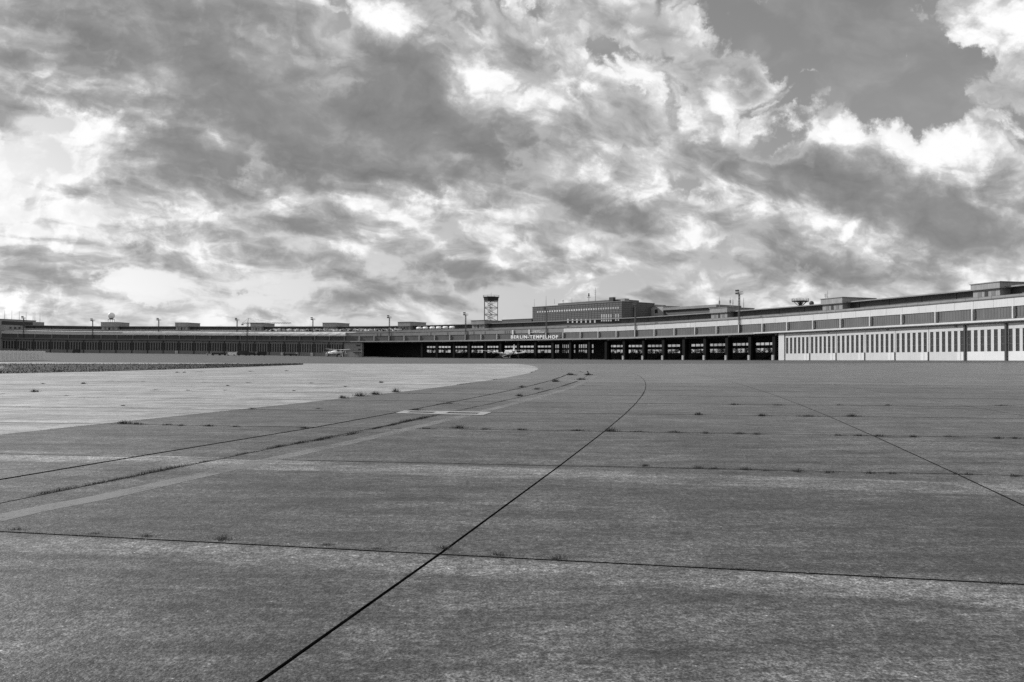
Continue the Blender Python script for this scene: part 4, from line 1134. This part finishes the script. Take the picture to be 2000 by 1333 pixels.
def airliner(loc,rz,label):
    o=thing('airliner',loc,label,'aircraft',rz=rz)
    mb=MB(); lathe_y(mb,[(14,.15,.15,3.5),(13.7,.6,.55,3.55),(13,1.0,.95,3.65),(11.5,1.45,1.5,3.8),(9,1.75,1.75,3.9),(4,1.8,1.8,3.9),(-3,1.78,1.78,3.95),(-7,1.4,1.45,4.2),(-11,.8,.9,4.6),(-13.6,.3,.4,4.9),(-14.3,.05,.1,5.0)],18); fu=mb.build('fuselage',ALU,o,smooth=True,local=True)
    for sx in (-1,1):
        mb=MB()
        for i in range(9): mb.box((sx*1.77,7.5-i*1.5,4.3),(.06,.5,.5))
        mb.build('window_row',BLACKP,fu,local=True)
        mb=MB(); wing(mb,sx*.9,4.2,5.6,2.75,1.1,sx*18,1.2,1.9,5.1,.4); mb.build('wing',ALU,o,local=True)
        mb=MB(); wing(mb,sx*.2,-9.6,3.2,5.0,.3,sx*6.2,-11.2,1.4,5.6,.12); mb.build('tailplane',ALU,o,local=True)
        for x,z in ((4.9,3.35),(9.7,4.0)):
            mb=MB(); lathe_y(mb,[(6.4,.35,.35,0),(6.2,.72,.72,0),(5.0,.78,.78,0),(2.5,.7,.75,0),(-.5,.3,.35,.15),(-1.2,.06,.06,.2)],12)
            mb.v=[(p[0]+sx*x,p[1],p[2]+z) for p in mb.v]; en=mb.build('engine',ALU,o,smooth=True,local=True)
            mb=MB(); prop(mb,(sx*x,6.6,z),1.95,3,.5+x); mb.build('propeller',DARKM,en,local=True)
        mb=MB(); mb.bar((sx*4.9,.2,3.0),(sx*4.9,.2,.75),.22); wheel(mb,(sx*4.55,.2,.62),.62,.34); wheel(mb,(sx*5.25,.2,.62),.62,.34); mb.build('main_gear',TYRE,o,local=True)
    mb=MB(); mb.bar((0,11,3.0),(0,11,.5),.16); wheel(mb,(-.2,11,.45),.45,.24); wheel(mb,(.2,11,.45),.45,.24); mb.build('nose_gear',TYRE,o,local=True)
    mb=MB(); w=.16
    pr=[(-8.6,5.3),(-10.6,6.2),(-11.9,8.7),(-12.8,9.0),(-13.6,8.6),(-14.4,6.4),(-14.2,5.0)]
    a=[mb.vert((-w,y,z)) for y,z in pr]; b=[mb.vert((w,y,z)) for y,z in pr]
    for i in range(7): mb.f.append((a[i],a[(i+1)%7],b[(i+1)%7],b[i])); mb.mi.append(0)
    mb.f.append(tuple(a)); mb.mi.append(0); mb.f.append(tuple(reversed(b))); mb.mi.append(0); mb.build('tail_fin',ALU,o,local=True)
    return o
pw_=at(999,701.2); 
loc=at_depth(996,700,532); airliner((loc.x,loc.y,ground(loc.x,loc.y)),R_(12),'silver four-engined propeller airliner seen from behind before the hall')
def biplane(loc,rz,label):
    o=thing('biplane',loc,label,'aircraft',rz=rz); sc=1.3
    mb=MB(); lathe_y(mb,[(5.2,.55,.55,2.2),(5.0,.8,.8,2.2),(3.6,.85,.9,2.2),(3.3,.95,1.05,2.25),(1.5,1.0,1.3,2.35),(-1.5,.95,1.2,2.3),(-4,.6,.75,2.1),(-6.6,.2,.35,2.2)],12); fu=mb.build('fuselage',ALU,o,smooth=True,local=True)
    mb=MB(); mb.tube([(Vector((0,y,z)),rx,rz_,Vector((1,0,0)),Vector((0,0,1))) for y,rx,rz_,z in ((3.2,.97,.5,1.68),(1.5,1.02,.6,1.6),(-1.5,.98,.55,1.6),(-4,.62,.35,1.75))],12); mb.build('belly',DARKM,fu,smooth=True,local=True)
    mb=MB(); mb.box((0,2.0,3.35),(1.5,1.5,.7)); mb.build('cockpit',GLD,o,local=True)
    mb=MB(); prop(mb,(0,5.35,2.2),1.8,4,.4); mb.build('propeller',DARKM,o,local=True)
    for sx in (-1,1):
        mb=MB(); wing(mb,sx*.3,2.4,2.5,3.75,.32,sx*9.1,2.4,2.3,4.15,.2); mb.build('upper_wing',WPAINT,o,local=True)
        mb=MB(); wing(mb,sx*.8,1.9,2.0,1.45,.28,sx*7.1,1.9,1.9,1.75,.18); mb.build('lower_wing',WPAINT,o,local=True)
        mb=MB(); mb.bar((sx*6,1.4,1.7),(sx*6,1.6,4.0),.28,.1); mb.bar((sx*6,.4,1.7),(sx*6,.6,4.0),.28,.1); mb.build('wing_strut',WPAINT,o,local=True)
        mb=MB(); wing(mb,sx*.1,-5.2,1.6,2.5,.16,sx*3.2,-5.4,1.3,2.6,.1); mb.build('tailplane',WPAINT,o,local=True)
        mb=MB(); mb.bar((sx*.8,2.2,1.3),(sx*1.6,2.2,.5),.16); wheel(mb,(sx*1.65,2.2,.45),.45,.3); mb.build('main_gear',TYRE,o,local=True)
    mb=MB(); mb.bar((0,-5.6,1.9),(0,-5.8,.3),.12); wheel(mb,(0,-5.8,.24),.24,.16); mb.build('tail_gear',TYRE,o,local=True)
    mb=MB(); pr=[(-4.2,2.5),(-5.6,4.9),(-6.4,5.2),(-7.2,4.6),(-7.2,2.3)]; a=[mb.vert((-.12,y,z)) for y,z in pr]; b=[mb.vert((.12,y,z)) for y,z in pr]
    for i in range(5): mb.f.append((a[i],a[(i+1)%5],b[(i+1)%5],b[i])); mb.mi.append(0)
    mb.f.append(tuple(a)); mb.mi.append(0); mb.f.append(tuple(reversed(b))); mb.mi.append(0); mb.build('tail_fin',BLACKP,o,local=True)
    o.scale=(sc,sc,sc); return o
p=at(656,697.6); biplane(p,R_(-118),'small white biplane with dark tail parked left of the hall')
# =====================================================================  ground vehicles
def car(px,py,L,H,Wd,mat,label,cat,rz,boxy=False,name='car'):
    p=at(px,py); o=thing(name,p,label,cat,rz=rz)
    if boxy: pr=[(-L/2,.4),(L/2,.4),(L/2,H*.45),(L*.44,H*.55),(L*.36,H),(-L/2,H)]
    else: pr=[(-L/2,.35),(L/2,.35),(L/2,H*.5),(L*.28,H*.6),(L*.12,H),(-L*.32,H),(-L*.46,H*.62),(-L/2,H*.55)]
    mb=MB(); n=len(pr); a=[mb.vert((x,-Wd/2,z)) for x,z in pr]; b=[mb.vert((x,Wd/2,z)) for x,z in pr]
    for i in range(n): mb.f.append((a[i],a[(i+1)%n],b[(i+1)%n],b[i])); mb.mi.append(0)
    mb.f.append(tuple(reversed(a))); mb.mi.append(0); mb.f.append(tuple(b)); mb.mi.append(0); bo=mb.build('body',mat,o,local=True)
    for s in (-1,1):
        mb=MB(); y=s*(Wd/2+.012)
        if boxy: q=[(L*.30,H*.55),(L*.41,H*.57),(L*.345,H*.9),(L*.30,H*.9)]
        else: q=[(-L*.34,H*.62),(L*.22,H*.64),(L*.10,H*.94),(-L*.28,H*.94)]
        mb.poly([(x,y,z) for x,z in q]); mb.build('side_window',GLD,bo,local=True)
        for x in (-L*.3,L*.32):
            mb=MB(); r=.34 if not boxy else .42
            c=Vector((x,s*(Wd/2-.1),r)); mb.tube([(c+Vector((0,t,0)),rr,Vector((1,0,0)),Vector((0,0,1))) for t,rr in ((-.13,r*.85),(-.1,r),(.1,r),(.13,r*.85))],12); mb.build('wheel',TYRE,o,local=True)
    mb=MB(); mb.box((L/2+.02,0,H*.35),(.05,Wd*.8,.18)); mb.build('bumper',STEEL,o,local=True)
    return o
car(410,694.3,4.6,1.6,1.8,ALU,'small silver car at the left end of the vehicle row','car',R_(8))
car(452,694.8,6.4,2.2,2.1,WPAINT,'white van in the middle of the dark vehicle row','van',R_(184),True,'van')
car(474,695,7.8,3.2,2.4,BLACKP,'black box truck right of the white van','truck',R_(180),True,'truck')
car(492,695,6.0,2.3,2.0,BLACKP,'black van behind the crane foot','van',R_(5),True,'van')
car(511,695.2,6.6,2.9,2.2,BLACKP,'black van at the right end of the vehicle row','van',R_(178),True,'van')
car(47,688.6,5.8,3.2,2.2,BLACKP,'black van by the hangar doors behind the blast fence','van',R_(3),True,'van')
car(149,690.2,5.6,3.4,2.3,BLACKP,'black van alone before the left hangar doors','van',R_(183),True,'van')
# baggage trailers
def trailer(px,py,L,label):
    p=at(px,py); o=thing('baggage_trailer',p,label,'trailer','flat trailers before the hangars')
    mb=MB(); mb.box((0,0,.75),(L,1.8,.2)); mb.build('bed',DARKM,o,local=True)
    mb=MB(); mb.box((-L/2,0,1.3),(.1,1.8,.9)); mb.box((L/2,0,1.3),(.1,1.8,.9)); mb.box((0,.85,1.3),(L,.08,.8)); mb.build('rack',DARKM,o,local=True)
    for s in (-1,1):
        for x in (-L*.35,L*.35):
            mb=MB(); c=Vector((x,s*.8,.35)); mb.tube([(c+Vector((0,t,0)),.35,Vector((1,0,0)),Vector((0,0,1))) for t in (-.1,.1)],10); mb.build('wheel',TYRE,o,local=True)
    mb=MB(); mb.bar((L/2,0,.6),(L/2+1.3,0,.4),.1); mb.build('drawbar',DARKM,o,local=True)
trailer(423,694.6,6.,'flat dark trailer between the silver car and the white van'); trailer(434,694.7,5.,'flat dark trailer just left of the white van')
trailer(562,695.6,6.5,'flat dark trailer with rack, left one of a pair before the doors'); trailer(573,695.8,6.,'flat dark trailer with rack, right one of a pair before the doors')
# passenger stairs by the airliner
p=at_depth(987,701,522); p.z=ground(p.x,p.y); stv=thing('passenger_stairs',p,'pale mobile passenger stairs beside the airliner','stairs')
mb=MB(); mb.box((0,0,.75),(6.4,2.0,.25)); mb.box((-3.2,0,1.0),(1.4,2.0,.9)); mb.build('chassis',WPAINT,stv,local=True)
for x in (-2.4,2.2):
    for s in (-1,1):
        mb=MB(); wheel(mb,(0,0,0),.42,.3); mb.v=[(v[1]+x,v[0]+s*.95,v[2]+.42) for v in mb.v]; mb.build('wheel',TYRE,stv,local=True)
for i in range(11):
    mb=MB(); mb.box((-2.9+.56*i,0,.95+.235*i),(.56,1.5,.10)); mb.build('tread',WPAINT,stv,local=True)
for s in (-1,1):
    mb=MB(); mb.bar((-3.2,s*.8,.9),(3.3,s*.8,3.5),.16,.5); mb.bar((-3.2,s*.85,1.9),(3.3,s*.85,4.6),.1)
    for i in range(7): t=i/6; mb.bar((lerp(-3.2,3.3,t),s*.85,lerp(.9,3.5,t)),(lerp(-3.2,3.3,t),s*.85,lerp(1.9,4.6,t)),.08)
    mb.build('side_rail',WPAINT,stv,local=True)
mb=MB(); mb.box((4.0,0,3.4),(1.8,1.9,.15)); mb.bar((2.6,.7,.85),(3.8,.7,3.3),.14); mb.bar((2.6,-.7,.85),(3.8,-.7,3.3),.14); mb.build('landing',WPAINT,stv,local=True)
car(975,700.9,4.6,1.7,1.8,BLACKP,'black car under the left wing of the airliner','car',R_(175))
# =====================================================================  slender crane
p=at(481,694.6); Yc=p.y; cr_=thing('tower_crane',p,'slender lattice crane with long jib behind the vehicle row','crane')
def cp(px,py): return at_depth(px,py,Yc)
def truss(mb,a,b,w,n,t):
    a=Vector(a); b=Vector(b); d=(b-a).normalized(); u=Vector((0,1,0)); x=d.cross(u).normalized()
    for sx in (-1,1):
        for sy in (-1,1): mb.bar(a+x*(sx*w)+u*(sy*w),b+x*(sx*w)+u*(sy*w),t)
    for i in range(n):
        q0=a.lerp(b,i/n); q1=a.lerp(b,(i+1)/n); s=1 if i%2 else -1
        for sy in (-1,1): mb.bar(q0+x*(s*w)+u*(sy*w),q1-x*(s*w)+u*(sy*w),t*.7)
mb=MB(); truss(mb,p,cp(484,631),.45,26,.14); mb.build('mast',DARKM,cr_)
mb=MB(); truss(mb,cp(472.5,632),cp(569,631.5),.4,40,.11); mb.build('jib',DARKM,cr_)
mb=MB(); mb.bar(cp(484,631),cp(485,622),.3); mb.build('apex',STEEL,cr_)
for a in ((472.5,632),(505,631.8),(545,631.6)):
    mb=MB(); mb.bar(cp(485,622),cp(*a),.09); mb.build('stay',DARKM,cr_)
q=cp(473.5,633); mb=MB(); mb.box((q.x,q.y,q.z-.6),(1.4,1.0,.9)); mb.build('counterweight',BLOCKC,cr_)
mb=MB(); mb.box((p.x,p.y,p.z+.6),(4,4,1.2)); mb.build('base',BLOCKC,cr_)
# =====================================================================  blast fence
f0=at(-90,707.6); f1=at(62,704.6); f2=at(88,703.6)
poly=[f0,f2]
bf=thing('blast_fence',at(45,704.8),'pale slatted blast fence at the left edge before the hangars','fence')
seg=[]
for a,b in zip(poly,poly[1:]):
    n=max(1,int((b-a).length/2.1))
    for i in range(n): seg.append((a.lerp(b,i/n),a.lerp(b,(i+1)/n)))
for si,(a,b) in enumerate(seg):
    a=Vector((a.x,a.y,ground(a.x,a.y))); b=Vector((b.x,b.y,ground(b.x,b.y))); d=(b-a); L=d.length; ang=math.atan2(d.y,d.x); c=(a+b)/2
    mb=MB(); mb.box((c.x,c.y,c.z+1.0),(L-.05,.10,1.95),ang); pn=mb.build('panel',WPAINT,bf)
    nrm=Vector((d.y,-d.x,0)).normalized(); nrm=nrm if nrm.dot(Vector((0,0,0))-c)>0 else -nrm
    mb=MB(); q=c+nrm*.055+d*.12
    if si<len(seg)-2: mb.box((q.x,q.y,q.z+.95),(L*.38,.02,1.3),ang); mb.build('louvre',FENCEL,pn)
    mb=MB(); mb.bar(a+nrm*.1,a+nrm*.1+Vector((0,0,2.02)),.12); mb.build('post',WPAINT,bf)
# white stone marker at the grass edge
p=at(3,723.5); mk=thing('marker_stone',p,'small white marker in the grass at the left picture edge','marker')
mb=MB(); mb.box((p.x,p.y,p.z+.12),(.3,.3,.3)); mb.box((p.x,p.y,p.z+.33),(.2,.2,.14)); mb.build('stone',WPAINT,mk)
# =====================================================================  trees beyond the glazed hall
def tree(p,H,label):
    o=thing('tree',p,label,'tree','trees behind the hall')
    mb=MB(); mb.cyl(p,(p.x,p.y,p.z+H*.55),.28,.14,7)
    for a in range(5):
        an=a*1.3; mb.bar((p.x,p.y,p.z+H*(.3+.05*a)),(p.x+math.cos(an)*H*.22,p.y+math.sin(an)*H*.22,p.z+H*(.55+.06*a)),.14)
    mb.build('trunk',BARK,o)
    mb=MB(); cl=[(rnd.gauss(0,.2)*H,rnd.gauss(0,.2)*H,H*rnd.uniform(.4,.92)) for _ in range(11)]
    for _ in range(900):
        c=rnd.choice(cl); q=Vector((p.x+c[0]+rnd.gauss(0,.07)*H,p.y+c[1]+rnd.gauss(0,.07)*H,p.z+c[2]+rnd.gauss(0,.055)*H))
        u=Vector((rnd.gauss(0,1),rnd.gauss(0,1),rnd.gauss(0,1))).normalized()*.24; v=u.orthogonal().normalized()*.2
        mb.poly([q-u,q+v,q+u,q-v])
    mb.build('crown',LEAFT,o)
TREE_PX=[845,868,893,907,930,960,990,1022,1060,1100,1138,1195,1212,1235,1250,1272,1285,1310,1322,1356,1370,1395,1410,1440,1456,1484,1502]
for i,px in enumerate(TREE_PX):
    v=ray(px,690); t=circ(v.x,v.y,75+rnd.uniform(0,30)); X,Y=v.x*t,v.y*t
    tree(Vector((X,Y,ground(X,Y)-.1)),rnd.uniform(6.0,8.6),'leafy tree seen dark through the rear windows of the open hall')
